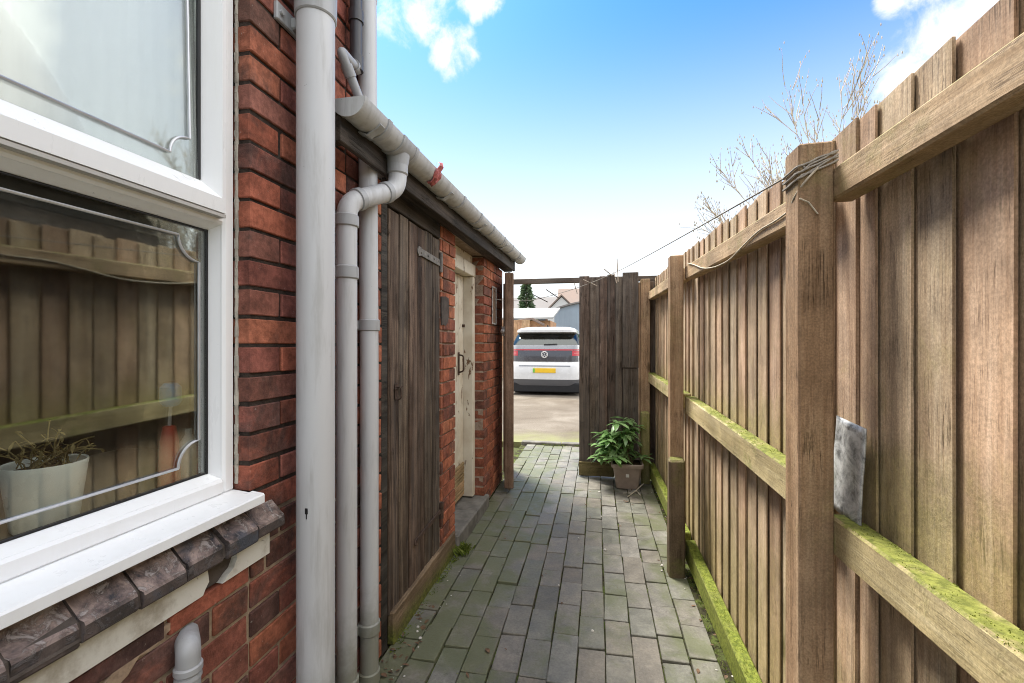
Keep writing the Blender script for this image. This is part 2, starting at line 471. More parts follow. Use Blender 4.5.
plastic('pvc_white', (0.82, 0.83, 0.835), (0.66, 0.65, 0.61), 0.18, 0.32)
plastic('pvc_grey', (0.52, 0.525, 0.53), (0.30, 0.29, 0.27), 0.5, 0.42, (0.15, 0.45, (0.16, 0.16, 0.10), 0.75))
plastic('pvc_collar', (0.36, 0.365, 0.37), (0.24, 0.235, 0.22), 0.6, 0.42, (0.15, 0.45, (0.16, 0.16, 0.09), 0.75))
plastic('gutter_grey', (0.45, 0.45, 0.44), (0.25, 0.24, 0.215), 0.5, 0.5)
plastic('pvc_black', (0.045, 0.045, 0.05), (0.11, 0.105, 0.10), 0.6, 0.35)
flat('rubber_seal', (0.012, 0.012, 0.013), 0.5)
flat('pvc_shade', (0.40, 0.385, 0.355), 0.5)  # darker copy of the white pvc, shade put into its colour
flat('cement', (0.40, 0.37, 0.31), 0.9, 0.1, var=0.25, nscale=25, bump=0.5)
flat('mortar_tan', (0.33, 0.24, 0.165), 0.95, 0.1, var=0.3, nscale=30, bump=0.6)
flat('cement_dark', (0.09, 0.075, 0.065), 0.9, 0.1, var=0.3, nscale=18, bump=0.5)
flat('step_stone', (0.16, 0.15, 0.13), 0.85, 0.2, var=0.3, nscale=12, bump=0.5)
flat('roof_tile', (0.10, 0.085, 0.075), 0.85, 0.2, var=0.3, nscale=8, bump=0.4)
flat('rusty_iron', (0.085, 0.055, 0.040), 0.75, 0.3, 0.3, var=0.5, nscale=40, bump=0.4)
flat('hinge_iron', (0.20, 0.185, 0.165), 0.65, 0.3, 0.4, var=0.4, nscale=40, bump=0.4)
m, g, b = material('galvanised', 0.45, 0.5)
p, r, n = pos_rnd(g)
n1 = g.noise(p, 24, 7, 0.72, 0.35)
c = g.ramp(n1, ((0.36, (0.10, 0.10, 0.095)), (0.47, (0.34, 0.34, 0.33)), (0.60, (0.62, 0.62, 0.60))))
g.put(b.inputs['Base Color'], c)
b.inputs['Metallic'].default_value = 0.35
g.put(b.inputs['Normal'], g.bump(n1, 0.5, 0.004))
flat('pale_metal', (0.50, 0.49, 0.46), 0.5, 0.5, 0.5, var=0.4, nscale=40, bump=0.3)
flat('rope', (0.50, 0.44, 0.34), 0.9, 0.1, var=0.25, nscale=60)
flat('cord_grey', (0.30, 0.275, 0.24), 0.8, 0.1, var=0.2, nscale=60)
flat('lead_strip', (0.50, 0.51, 0.53), 0.35, 0.5, 0.6, var=0.1)
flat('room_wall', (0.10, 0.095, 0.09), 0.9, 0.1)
flat('worktop', (0.20, 0.19, 0.17), 0.4)
flat('curtain', (0.80, 0.81, 0.80), 0.9, 0.1, var=0.04)
flat('ceramic_mint', (0.80, 0.85, 0.78), 0.3, 0.5, var=0.04)
flat('potting_soil', (0.055, 0.038, 0.024), 0.95, 0.1, var=0.5, nscale=60, bump=0.9)
flat('dry_plant', (0.20, 0.16, 0.07), 0.9, 0.1, var=0.4, nscale=50)
flat('red_plastic', (0.55, 0.06, 0.035), 0.35)
flat('red_scrap', (0.50, 0.15, 0.15), 0.6, var=0.3, nscale=60)
flat('blue_plastic', (0.03, 0.22, 0.50), 0.4)
flat('clear_plastic', (0.55, 0.58, 0.52), 0.2)
flat('chrome', (0.75, 0.75, 0.76), 0.12, 0.5, 1.0, var=0.03)
flat('taupe_plastic', (0.30, 0.235, 0.19), 0.5, var=0.12, nscale=14)
flat('badge_pale', (0.62, 0.6, 0.56), 0.5)
flat('stem', (0.11, 0.10, 0.045), 0.8, var=0.3, nscale=30)
flat('car_white', (0.60, 0.60, 0.595), 0.25, 0.5, coat=0.6, var=0.02)
flat('car_silver', (0.20, 0.205, 0.215), 0.3, 0.5, 0.4, coat=0.5, var=0.03)
flat('car_dark', (0.05, 0.05, 0.057), 0.25, 0.5, coat=0.4, var=0.03)
flat('car_trim', (0.11, 0.11, 0.115), 0.6, var=0.05)
flat('car_black', (0.012, 0.012, 0.013), 0.6)
flat('tail_red', (0.42, 0.012, 0.020), 0.2, coat=0.6, var=0.03)
flat('tail_pink', (0.50, 0.12, 0.12), 0.2, var=0.03)
flat('plate_yellow', (0.74, 0.47, 0.03), 0.4, var=0.06)
flat('plate_green', (0.12, 0.45, 0.08), 0.4, var=0.03)
flat('plate_ink', (0.25, 0.17, 0.03), 0.5)
flat('tyre', (0.02, 0.02, 0.02), 0.8)
flat('alloy', (0.4, 0.4, 0.42), 0.35, metal=0.8)
flat('house_white', (0.60, 0.59, 0.57), 0.8, var=0.05, nscale=1)
flat('clad_blue', (0.27, 0.33, 0.38), 0.6, var=0.06, nscale=1)
flat('roof_pale', (0.36, 0.36, 0.345), 0.7, var=0.12, nscale=1.5)
flat('roof_brown', (0.22, 0.165, 0.135), 0.85, var=0.12, nscale=0.8)
flat('roof_grey', (0.20, 0.185, 0.175), 0.85, var=0.12, nscale=0.8)
flat('house_brick', (0.33, 0.20, 0.15), 0.85, var=0.12, nscale=0.8)
flat('far_window', (0.09, 0.10, 0.11), 0.2)
flat('plate_rust', (0.20, 0.13, 0.09), 0.7, var=0.4, nscale=50)
flat('leaf_litter', (0.13, 0.075, 0.040), 0.8, var=0.5, nscale=60)
flat('pebble', (0.50, 0.47, 0.42), 0.8, var=0.3, nscale=60)

# green foliage with two-sided leaves
def leafmat(name, cs, rough=0.4, spec=0.4, trans=0.25):
    m, g, b = material(name, rough, spec)
    p, r, n = pos_rnd(g)
    c = g.ramp(r, tuple((i / (len(cs) - 1), c) for i, c in enumerate(cs)))
    k = g.rng(g.noise(p, 25, 3, 0.6), 0.3, 0.7, 0.8, 1.2)
    c = g.mix(1.0, c, g.comb(k, k, k), 'MULTIPLY')
    g.put(b.inputs['Base Color'], c)
    tr = g.new('ShaderNodeBsdfTranslucent')
    g.put(tr.inputs[0], c)
    mx = g.new('ShaderNodeMixShader')
    mx.inputs[0].default_value = trans
    out = [x for x in g.t.nodes if x.type == 'OUTPUT_MATERIAL'][0]
    g.t.links.new(b.outputs[0], mx.inputs[1])
    g.t.links.new(tr.outputs[0], mx.inputs[2])
    g.t.links.new(mx.outputs[0], out.inputs[0])


leafmat('rhodo_leaf', [(0.14, 0.27, 0.075), (0.22, 0.38, 0.13), (0.34, 0.50, 0.22), (0.17, 0.32, 0.10)], 0.30, 0.6, 0.40)
leafmat('conifer_leaf', [(0.06, 0.10, 0.045), (0.10, 0.15, 0.07), (0.14, 0.19, 0.10)], 0.7)
leafmat('bush_leaf', [(0.10, 0.16, 0.06), (0.16, 0.24, 0.09), (0.2, 0.28, 0.12)], 0.7)
leafmat('moss_tuft', [(0.09, 0.13, 0.02), (0.16, 0.21, 0.035), (0.22, 0.25, 0.06)], 0.9, 0.1)
leafmat('moss_cushion', [(0.16, 0.19, 0.03), (0.24, 0.27, 0.05), (0.32, 0.33, 0.09)], 0.9, 0.1)
leafmat('catkin', [(0.55, 0.50, 0.40), (0.62, 0.58, 0.5)], 0.9, 0.1)

# window glass: coated double glazing, partly mirroring
def glassmat(name, base, tint):
    m = bpy.data.materials.new(name)
    m.use_nodes = True
    MATS[name] = m
    g = G(m.node_tree)
    g.t.nodes.clear()
    out = g.new('ShaderNodeOutputMaterial')
    tr = g.new('ShaderNodeBsdfTransparent')
    g.put(tr.inputs[0], tint)
    gl = g.new('ShaderNodeBsdfGlossy')
    gl.inputs['Roughness'].default_value = 0.03
    g.put(gl.inputs[0], (0.80, 0.84, 0.80))
    lw = g.new('ShaderNodeLayerWeight')
    lw.inputs[0].default_value = 0.35
    mx = g.new('ShaderNodeMixShader')
    g.put(mx.inputs[0], g.math('ADD', base, g.math('MULTIPLY', lw.outputs['Fresnel'], 0.4), clamp=True))
    g.t.links.new(tr.outputs[0], mx.inputs[1])
    g.t.links.new(gl.outputs[0], mx.inputs[2])
    g.t.links.new(mx.outputs[0], out.inputs[0])


glassmat('pane_glass', 0.085, (0.96, 0.97, 0.96))
glassmat('car_glass', 0.10, (0.13, 0.145, 0.15))


# ================================================================== mesh helpers
def basis(axis):
    a = Vector(axis).normalized()
    t = Vector((0, 0, 1)) if abs(a.z) < 0.9 else Vector((1, 0, 0))
    u = a.cross(t).normalized()
    return a, u, a.cross(u).normalized()


class MB:
    def __init__(s):
        s.v, s.f, s.m, s.sm = [], [], [], []

    def add(s, vs, fs, mi=0, smooth=False):
        o = len(s.v)
        s.v += [Vector(x) for x in vs]
        for f in fs:
            s.f.append([o + i for i in f]); s.m.append(mi); s.sm.append(smooth)

    def cbox(s, c, half, bev=0.004, mi=0, M=None, jit=0.0):
        hx, hy, hz = half
        b = min(bev, hx * .9, hy * .9, hz * .9)
        vs, idx = [], {}
        for sx in (-1, 1):
            for sy in (-1, 1):
                for sz in (-1, 1):
                    j = [random.uniform(-jit, jit) for _ in range(3)]
                    for k, pnt in enumerate(((sx * hx, sy * (hy - b), sz * (hz - b)), (sx * (hx - b), sy * hy, sz * (hz - b)), (sx * (hx - b), sy * (hy - b), sz * hz))):
                        idx[(sx, sy, sz, k)] = len(vs)
                        vs.append(Vector(pnt) + Vector(j))
        I = idx
        fs = []
        for a in (-1, 1):
            fs.append([I[(a, y, z, 0)] for y, z in ((-1, -1), (1, -1), (1, 1), (-1, 1))])
            fs.append([I[(x, a, z, 1)] for x, z in ((-1, -1), (1, -1), (1, 1), (-1, 1))])
            fs.append([I[(x, y, a, 2)] for x, y in ((-1, -1), (1, -1), (1, 1), (-1, 1))])
        for a in (-1, 1):
            for c2 in (-1, 1):
                fs.append([I[(a, c2, -1, 0)], I[(a, c2, 1, 0)], I[(a, c2, 1, 1)], I[(a, c2, -1, 1)]])
                fs.append([I[(a, -1, c2, 0)], I[(a, 1, c2, 0)], I[(a, 1, c2, 2)], I[(a, -1, c2, 2)]])
                fs.append([I[(-1, a, c2, 1)], I[(1, a, c2, 1)], I[(1, a, c2, 2)], I[(-1, a, c2, 2)]])
        for x in (-1, 1):
            for y in (-1, 1):
                for z in (-1, 1):
                    fs.append([I[(x, y, z, k)] for k in range(3)])
        c = Vector(c)
        vs = [(M @ q if M else q) + c for q in vs]
        s.add(vs, fs, mi)

    def box(s, x0, x1, y0, y1, z0, z1, bev=0.004, mi=0, jit=0.0):
        s.cbox(((x0 + x1) / 2, (y0 + y1) / 2, (z0 + z1) / 2), (abs(x1 - x0) / 2, abs(y1 - y0) / 2, abs(z1 - z0) / 2), bev, mi, None, jit)

    def bar(s, a, b, w, h, bev=0.003, mi=0, up=(0, 0, 1)):
        a, b = Vector(a), Vector(b)
        d = (b - a)
        L = d.length
        y = d.normalized()
        z = Vector(up) - y * y.dot(Vector(up))
        z = z.normalized()
        x = y.cross(z)
        M = Matrix((x, y, z)).transposed()
        s.cbox((a + b) / 2, (w / 2, L / 2, h / 2), bev, mi, M)

    def tube(s, pts, r, seg=12, mi=0, cap=True, smooth=True):
        pts = [Vector(p) for p in pts]
        n = len(pts)
        rs = r if isinstance(r, (list, tuple)) else [r] * n
        vs, fs = [], []
        prev = None
        for i, p in enumerate(pts):
            d = pts[min(i + 1, n - 1)] - pts[max(i - 1, 0)]
            a = d.normalized()
            if prev is None:
                _, u, w = basis(a)
            else:
                u = prev - a * prev.dot(a)
                u = u.normalized()
                w = a.cross(u)
            prev = u
            for k in range(seg):
                t = 2 * math.pi * k / seg
                vs.append(p + (u * math.cos(t) + w * math.sin(t)) * rs[i])
        for i in range(n - 1):
            for k in range(seg):
                k2 = (k + 1) % seg
                fs.append([i * seg + k, i * seg + k2, (i + 1) * seg + k2, (i + 1) * seg + k])
        s.add(vs, fs, mi, smooth)
        if cap:
            o = len(s.v) - n * seg
            s.f.append([o + k for k in range(seg)]); s.m.append(mi); s.sm.append(False)
            s.f.append([o + (n - 1) * seg + k for k in range(seg)]); s.m.append(mi); s.sm.append(False)

    def lathe(s, prof, c=(0, 0, 0), seg=28, mi=0, M=None, smooth=True):
        vs, fs = [], []
        c = Vector(c)
        for (r, z) in prof:
            for k in range(seg):
                t = 2 * math.pi * k / seg
                q = Vector((r * math.cos(t), r * math.sin(t), z))
                vs.append((M @ q if M else q) + c)
        for i in range(len(prof) - 1):
            for k in range(seg):
                k2 = (k + 1) % seg
                fs.append([i * seg + k, i * seg + k2, (i + 1) * seg + k2, (i + 1) * seg + k])
        s.add(vs, fs, mi, smooth)

    def prism(s, poly, axis, a, b, mi=0):
        """poly in the plane across `axis` (0: (y,z), 1: (x,z), 2: (x,y)), extruded a..b"""
        def mk(p, t):
            return ((t, p[0], p[1]), (p[0], t, p[1]), (p[0], p[1], t))[axis]
        n = len(poly)
        vs = [mk(p, a) for p in poly] + [mk(p, b) for p in poly]
        fs = [list(range(n)), list(range(n, 2 * n))] + [[i, (i + 1) % n, n + (i + 1) % n, n + i] for i in range(n)]
        s.add(vs, fs, mi)

    def hexa(s, p, mi=0):
        s.add(p, [[0, 1, 2, 3], [4, 5, 6, 7], [0, 1, 5, 4], [1, 2, 6, 5], [2, 3, 7, 6], [3, 0, 4, 7]], mi)

    def leaf(s, base, d, n, L, W, droop=0.3, mi=0, fold=0.25):
        d = Vector(d).normalized()
        n = Vector(n)
        n = (n - d * n.dot(d)).normalized()
        side = d.cross(n)
        prof = ((0, .08), (.2, .62), (.5, 1.0), (.78, .72), (1, .02))
        vs = []
        for t, w in prof:
            c = Vector(base) + d * (L * t) - n * (droop * L * t * t)
            vs += [c - side * (W * w / 2) + n * (fold * W * w / 2), c, c + side * (W * w / 2) + n * (fold * W * w / 2)]
        fs = []
        for i in range(len(prof) - 1):
            a = i * 3
            fs += [[a, a + 1, a + 4, a + 3], [a + 1, a + 2, a + 5, a + 4]]
        s.add(vs, fs, mi, True)

    def build(s, name, mats, parent=None, fixn=True, sharp=35):
        me = bpy.data.meshes.new(name)
        o_loc = parent_world(parent) if parent else Vector((0, 0, 0))
        me.from_pydata([tuple(v - o_loc) for v in s.v], [], s.f)
        if isinstance(mats, str):
            mats = [mats]
        for k in mats:
            me.materials.append(MATS[k])
        me.polygons.foreach_set('material_index', s.m)
        me.polygons.foreach_set('use_smooth', s.sm)
        if fixn:
            bm = bmesh.new()
            bm.from_mesh(me)
            bmesh.ops.recalc_face_normals(bm, faces=bm.faces)
            bm.to_mesh(me)
            bm.free()
        if any(s.sm):
            try:
                me.set_sharp_from_angle(angle=R(sharp))
            except Exception:
                pass
        me.update()
        o = bpy.data.objects.new(name, me)
        col.objects.link(o)
        if parent:
            o.parent = parent
        return o


WLOC = {}


def parent_world(p):
    return WLOC.get(p.name, Vector((0, 0, 0)))


def thing(name, label, cat, loc=(0, 0, 0), group=None):
    o = bpy.data.objects.new(name, None)
    o.empty_display_size = 0.1
    col.objects.link(o)
    o.location = loc
    WLOC[o.name] = Vector(loc)
    o['label'] = label
    o['category'] = cat
    if group:
        o['group'] = group
    return o


def tag(o, label, cat, group=None):
    o['label'] = label
    o['category'] = cat
    if group:
        o['group'] = group
    return o


def structure(o):
    o['kind'] = 'structure'
    return o


def part(name, mb, mats, parent, label=None, **kw):
    """part in the coordinates of its thing; sub-parts keep the thing's origin"""
    o = mb.build(name, mats, parent, **kw)
    WLOC[o.name] = parent_world(parent)
    if label:
        o['label'] = label
    return o


def arc(c, r, a0, a1, n, plane='yz'):
    out = []
    for i in range(n + 1):
        t = a0 + (a1 - a0) * i / n
        a, b = r * math.cos(t), r * math.sin(t)
        out.append({'yz': (c[0], c[1] + a, c[2] + b), 'xz': (c[0] + a, c[1], c[2] + b), 'xy': (c[0] + a, c[1] + b, c[2])}[plane])
    return out


def smooth_path(pts, rad, n=5):
    """polyline with rounded corners"""
    pts = [Vector(p) for p in pts]
    out = [pts[0]]
    for i in range(1, len(pts) - 1):
        p0, p1, p2 = pts[i - 1], pts[i], pts[i + 1]
        a, b = (p0 - p1), (p2 - p1)
        r = min(rad, a.length * .48, b.length * .48)
        a, b = p1 + a.normalized() * r, p1 + b.normalized() * r
        for k in range(n + 1):
            t = k / n
            out.append(a * (1 - t) ** 2 + p1 * 2 * t * (1 - t) + b * t ** 2)
    out.append(pts[-1])
    return out


XW = -0.867           # face of the house and outbuilding walls

# ================================================================== ground
mb = MB()
mb.add([(-400, -400, -0.07), (400, -400, -0.07), (400, 700, -0.07), (-400, 700, -0.07)], [[0, 1, 2, 3]])
structure(mb.build('ground', 'earth', fixn=False))
mb = MB()
mb.box(-0.95, 0.62, -2.2, 5.62, -0.065, -0.014, 0.002)
structure(mb.build('path_bed', 'joint_soil'))
mb = MB()
mb.box(-9, 9, 5.74, 40, -0.066, 0.0, 0.002)
structure(mb.build('driveway', 'drive_concrete'))
mb = MB()
y = -0.95
while y < 0.62:
    L = random.uniform(0.40, 0.55)
    mb.cbox((y + L / 2, 5.685, -0.015), (L / 2 - .004, 0.045, 0.045), 0.008, 0, Matrix.Rotation(random.uniform(-.02, .02), 3, 'Z'))
    y += L
structure(mb.build('threshold_kerb', 'step_stone'))

random.seed(21)
mb = MB()
edges = [-0.079 + (k - 7) * 0.1132 for k in range(13)]
for ci in range(12):
    x0, x1 = edges[ci], edges[ci + 1]
    y = -2.1 + random.uniform(0, 0.22)
    while y < 5.62:
        L = random.choice((0.222, 0.222, 0.222, 0.228, 0.218, 0.215, 0.30, 0.165) if y < 4.5 else (0.222, 0.215, 0.11))
        if y + L > 5.63:
            L = 5.63 - y
            if L < .05:
                break
        top = random.gauss(0, 0.0025)
        Mx = Matrix.Rotation(random.gauss(0, 0.010), 3, 'Z') @ Matrix.Rotation(random.gauss(0, 0.010), 3, 'X') @ Matrix.Rotation(random.gauss(0, 0.012), 3, 'Y')
        gx = random.uniform(0.0016, 0.0036)
        mb.cbox(((x0 + x1) / 2 + random.gauss(0, .0012), y + L / 2, -0.03 + top), ((x1 - x0) / 2 - gx, L / 2 - random.uniform(0.0016, 0.0036), 0.03), 0.0022, 0, Mx, 0.0011)
        y += L
structure(mb.build('brick_path', 'paving_brick'))

# moss and debris in the joints and along the edges: uncountable
random.seed(5)
mb = MB()
def tuft(x, y, z, n, L, spread):
    for _ in range(n):
        a = random.uniform(0, 6.283)
        d = Vector((math.cos(a) * spread, math.sin(a) * spread, 1)).normalized()
        mb.leaf((x + random.gauss(0, L * .3), y + random.gauss(0, L * .3), z), d, (math.cos(a + 1.57), math.sin(a + 1.57), .2), L * random.uniform(.5, 1.1), L * .16, .4)
for _ in range(170):
    ci = random.choice((1, 2, 3, 4, 9, 10, 11, 12, 12, 6, 7))
    tuft(edges[ci] + random.gauss(0, .002), random.uniform(1.2, 5.4), -0.010, 4, 0.014, 1.2)
for _ in range(90):
    tuft(-0.848 + random.uniform(0, .02), random.uniform(1.75, 2.7), -0.006, 6, 0.022, 1.0)
for _ in range(16):
    tuft(-0.835 + random.uniform(0, .03), 2.69 + random.gauss(0, .03), 0, 9, 0.06, .6)
for _ in range(120):
    tuft(0.50 + random.uniform(-.01, .03), random.uniform(1.3, 4.3), -0.012, 5, 0.02, 1.0)
for _ in range(60):
    tuft(random.uniform(-.7, -.15), 5.65 + random.gauss(0, .03), 0.0, 5, 0.025, .9)
o = mb.build('moss', 'moss_tuft', fixn=False)
o['kind'] = 'stuff'
mb = MB()
for _ in range(210):
    q = random.random()
    if q < .62:
        x, y = random.uniform(.47, .56), random.uniform(1.2, 4.3)
    elif q < .8:
        x, y = -.85 + random.uniform(0, .10), random.uniform(1.6, 2.1)
    elif q < .88:
        x, y = random.uniform(.0, .5), random.uniform(3.6, 4.35)
    else:
        x, y = random.uniform(-.7, .45), random.uniform(1.5, 4.3)
    a = random.uniform(0, 6.28)
    L = random.uniform(.012, .035)
    mb.leaf((x, y, 0.004 + random.uniform(-.004, .004)), (math.cos(a), math.sin(a), random.uniform(-.1, .3)), (0, 0, 1), L, L * random.uniform(.25, .6), .3)
o = mb.build('leaf_litter', 'leaf_litter', fixn=False)
o['kind'] = 'stuff'
mb = MB()
for (x, y, r0) in ((-.80, 1.93, .007), (-.76, 1.86, .008), (-.79, 1.90, .006), (.37, 2.72, .009), (.36, 2.66, .006), (.40, 1.75, .006), (-.12, 3.0, .006), (-.02, 2.05, .007), (.02, 3.95, .012), (.05, 2.86, .01), (.03, 3.4, .008), (-.2, 2.4, .006)):
    mb.lathe([(0.0005, -r0 * .6), (r0 * .8, -r0 * .3), (r0, 0), (r0 * .7, r0 * .5), (0.0005, r0 * .65)], (x, y, .003), 8)
for _ in range(60):
    r0 = random.uniform(.002, .005)
    x, y = random.choice(((random.uniform(-.85, -.7), random.uniform(1.4, 2.6)), (random.uniform(.44, .53), random.uniform(1.2, 4.2))))
    mb.lathe([(0.0003, -r0 * .6), (r0, 0), (0.0003, r0 * .6)], (x, y, .002), 6)
o = mb.build('gravel', 'pebble')
o['kind'] = 'stuff'


# ================================================================== brickwork
def brick_rows(mb, y0, y1, z0, z1, x_face, depth, mi=0, hole=None, zoff=0.013, right_align=None, style='english', pitch=0.075):
    """bricks laid in courses on a wall facing +x"""
    k = math.floor((z0 - zoff) / pitch)
    ra = y1 if right_align is None else right_align
    while True:
        zb = zoff + k * pitch
        if zb >= z1 - 0.01:
            break
        zt = min(zb + pitch, z1)
        zb2 = max(zb, z0)
        # brick boundaries counted back from ra
        cur = ra
        pat = []
        i = 0
        while cur > y0 + 0.002:
            if style == 'english':
                L = 0.225 if k % 2 else 0.1125
            else:
                L = 0.225 if (i + k) % 2 else 0.1125
            pat.append((max(cur - L, y0), cur))
            cur -= L
            i += 1
        for (a, b_) in pat:
            if b_ > y1 + .001:
                b_ = y1
            if b_ - a < .012:
                continue
            if zt - zb2 < .015:
                continue
            segs = [(a, b_)]
            if hole and zb2 < hole[3] - .005 and zt > hole[2] + .005:
                segs = []
                if a < hole[0] - .012:
                    segs.append((a, min(b_, hole[0])))
                if b_ > hole[1] + .012:
                    segs.append((max(a, hole[1]), b_))
            for (p, q) in segs:
                if q - p < .012:
                    continue
                gp = random.uniform(.0035, .006)
                gz = random.uniform(.0040, .0066)
                xo = random.gauss(0, .0016)
                lo_g = 0 if abs(p - (hole[1] if hole else y0)) < .002 and (hole and zb2 >= hole[2] - .08) else gp
                mb.cbox((x_face - depth / 2 + xo, (p + q) / 2 + random.gauss(0, .0006), (zb2 + zt) / 2 + random.gauss(0, .0006)),
                        (depth / 2, (q - p) / 2 - (lo_g + gp) / 2, (zt - zb2) / 2 - gz), .0024, mi,
                        Matrix.Rotation(random.gauss(0, .004), 3, 'X') @ Matrix.Rotation(random.gauss(0, .006), 3, 'Z'), .0009)
        k += 1


# ------------------------------------------------------------------ house
YC = 1.675            # far corner of the house
WY0, WY1, WZ0, WZ1 = -0.35, 1.0, 0.735, 2.45      # window opening in the brickwork
random.seed(11)
house = thing('brick_house', 'red brick house wall with white window and grey drainpipes on the left of the path', 'house', (XW, 0.5, 0))
mb = MB()
brick_rows(mb, -0.9, YC, 0.013, 0.688, XW, 0.10, 0, style='flemish')
brick_rows(mb, -0.9, 1.056, 0.688, 0.735, XW, 0.10, 0, right_align=YC)
brick_rows(mb, 1.062, YC, 0.688, 0.763, XW, 0.10, 0)
brick_rows(mb, -0.9, YC, 0.763, 4.2, XW, 0.10, 0, hole=(WY0, WY1, .738, WZ1), right_align=YC)
for (a, b_, c, d) in ((-.9, WY0 - .004, 0, 4.2), (WY1 + .006, YC - .006, 0, 4.2), (WY0 - .004, WY1 + .006, 0, .73), (WY0 - .004, WY1 + .006, WZ1 + .006, 4.2)):
    mb.box(XW - .19, XW - .0065, a, b_, c, d, 0.0005, 1)
wall = part('wall', mb, ['brick', 'mortar'], house)
mb = MB()   # ragged mortar bead where the frame meets the reveal
for i in range(60):
    zc = .95 + i * .025
    mb.cbox((XW - .040, 1.002, zc), (random.uniform(.0035, .0055), .004, .0145), .002, 0, None, .001)
part('mortar_bead', mb, 'cement', wall)
mb = MB()   # smear of old mortar under the sill
def smear(mb, pts, w):
    up, dn = [], []
    for (yy, zz), ww in zip(pts, w):
        up.append((yy, zz + ww * random.uniform(.7, 1.2)))
        dn.append((yy, zz - ww * random.uniform(.7, 1.2)))
    mb.prism(up + dn[::-1], 0, XW - .008, XW + .0012)
sp_ = [(.52 + i * .022, .60 + .105 * min(1, i / 9) + random.gauss(0, .004)) for i in range(15)]
smear(mb, sp_, [.003 + .013 * math.sin(math.pi * i / 14) * random.uniform(.6, 1.2) for i in range(15)])
part('mortar_smear', mb, 'mortar_tan', wall)

# room behind the window
mb = MB()
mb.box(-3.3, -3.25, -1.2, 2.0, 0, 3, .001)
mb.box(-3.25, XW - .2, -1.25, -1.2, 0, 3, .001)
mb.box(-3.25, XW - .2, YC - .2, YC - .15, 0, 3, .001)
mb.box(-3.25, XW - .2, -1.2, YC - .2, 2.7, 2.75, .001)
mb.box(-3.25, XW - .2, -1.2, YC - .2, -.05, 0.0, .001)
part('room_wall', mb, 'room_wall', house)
mb = MB()
mb.box(-1.62, -0.99, -.9, 1.30, 0.88, 0.93, .004)
part('worktop', mb, 'worktop', house)

# window
FX = -0.910            # face of the outer frame
mb = MB()
def frame_member_y(mb, y0, y1, zc0, zc1, xf, xg, side):
    pass
mb.box(FX - .07, FX, WY1 - .036, WY1 - .001, .921, WZ1 - .002, .006)                 # far jamb
mb.box(FX - .07, FX, WY0 + .001, WY0 + .036, .921, WZ1 - .002, .006)                 # near jamb
mb.box(FX - .07, FX + .001, WY0 + .034, WY1 - .034, .921, .959, .006)                # bottom
mb.box(FX - .07, FX + .001, WY0 + .034, WY1 - .034, WZ1 - .06, WZ1 - .003, .006)     # head
mb.box(FX - .07, FX + .001, WY0 + .034, WY1 - .034, 1.590, 1.660, .006)              # transom
# sloping glazing beads round the lower pane
gx = -0.948
def bead(mb, a0, a1, b0, b1):
    """(y,z) corners outer a0-a1 at the frame, inner b0-b1 at the glass"""
    pts = [(FX - .004, a0[0], a0[1]), (FX - .004, a1[0], a1[1]), (gx + .003, b1[0], b1[1]), (gx + .003, b0[0], b0[1])]
    back = [(gx - .012, *a0), (gx - .012, *a1), (gx - .012, *b1), (gx - .012, *b0)]
    mb.hexa(pts + back)
zo0, zo1, zi0, zi1 = .957, 1.592, .973, 1.576
yo1, yi1, yo0, yi0 = WY1 - .034, WY1 - .046, WY0 + .034, WY0 + .046
bead(mb, (yo0, zo0), (yo1, zo0), (yi0, zi0), (yi1, zi0))
bead(mb, (yo0, zo1), (yo1, zo1), (yi0, zi1), (yi1, zi1))
bead(mb, (yo1, zo0), (yo1, zo1), (yi1, zi0), (yi1, zi1))
bead(mb, (yo0, zo0), (yo0, zo1), (yi0, zi0), (yi0, zi1))
window = part('window', mb, 'pvc_white', house)
# dark gasket round the lower pane
mb = MB()
mb.box(gx - .004, gx + .004, yi1 - .006, yi1 - .0005, zi0, zi1, .001)
mb.box(gx - .004, gx + .0035, yi0, yi1 - .006, zi1 - .005, zi1 - .0005, .001)
mb.box(gx - .004, gx + .0035, yi0, yi1 - .006, zi0 + .0005, zi0 + .005, .001)
part('gasket', mb, 'rubber_seal', window)
# lower pane, leaning a touch outwards at the top
def pane(y0, y1, z0, z1, x, tilt, yaw=0.0):
    M_ = Matrix.Rotation(tilt, 3, 'Y') @ Matrix.Rotation(yaw, 3, 'Z')
    b = MB()
    b.cbox((x, (y0 + y1) / 2, (z0 + z1) / 2), (.002, (y1 - y0) / 2, (z1 - z0) / 2), .0005, 0, M_)
    return b
part('pane', pane(yi0, yi1, zi0, zi1, gx, R(0.0)), 'pane_glass', window)
# opening sash above
SX = -0.884
sy0, sy1, sz0, sz1 = WY0 + .045, .948, 1.611, WZ1 - .045
mb = MB()
def sash_member(mb, o0, o1, i0, i1):
    m0 = (o0[0] + (i0[0] - o0[0]) * .45, o0[1] + (i0[1] - o0[1]) * .45)
    m1 = (o1[0] + (i1[0] - o1[0]) * .45, o1[1] + (i1[1] - o1[1]) * .45)
    A = [(SX - .004, *o0), (SX - .004, *o1), (SX, *m1), (SX, *m0)]
    Bk = [(FX + .002, *o0), (FX + .002, *o1), (FX + .002, *m1), (FX + .002, *m0)]
    mb.hexa(A + Bk)
    A = [(SX, *m0), (SX, *m1), (-.926, *i1), (-.926, *i0)]
    Bk = [(-.945, *m0), (-.945, *m1), (-.945, *i1), (-.945, *i0)]
    mb.hexa(A + Bk)
O = [(sy0, sz0), (sy1, sz0), (sy1, sz1), (sy0, sz1)]
I_ = [(sy0 + .048, sz0 + .072), (sy1 - .034, sz0 + .072), (sy1 - .034, sz1 - .06), (sy0 + .048, sz1 - .06)]
for a in range(4):
    b_ = (a + 1) % 4
    sash_member(mb, O[a], O[b_], I_[a], I_[b_])
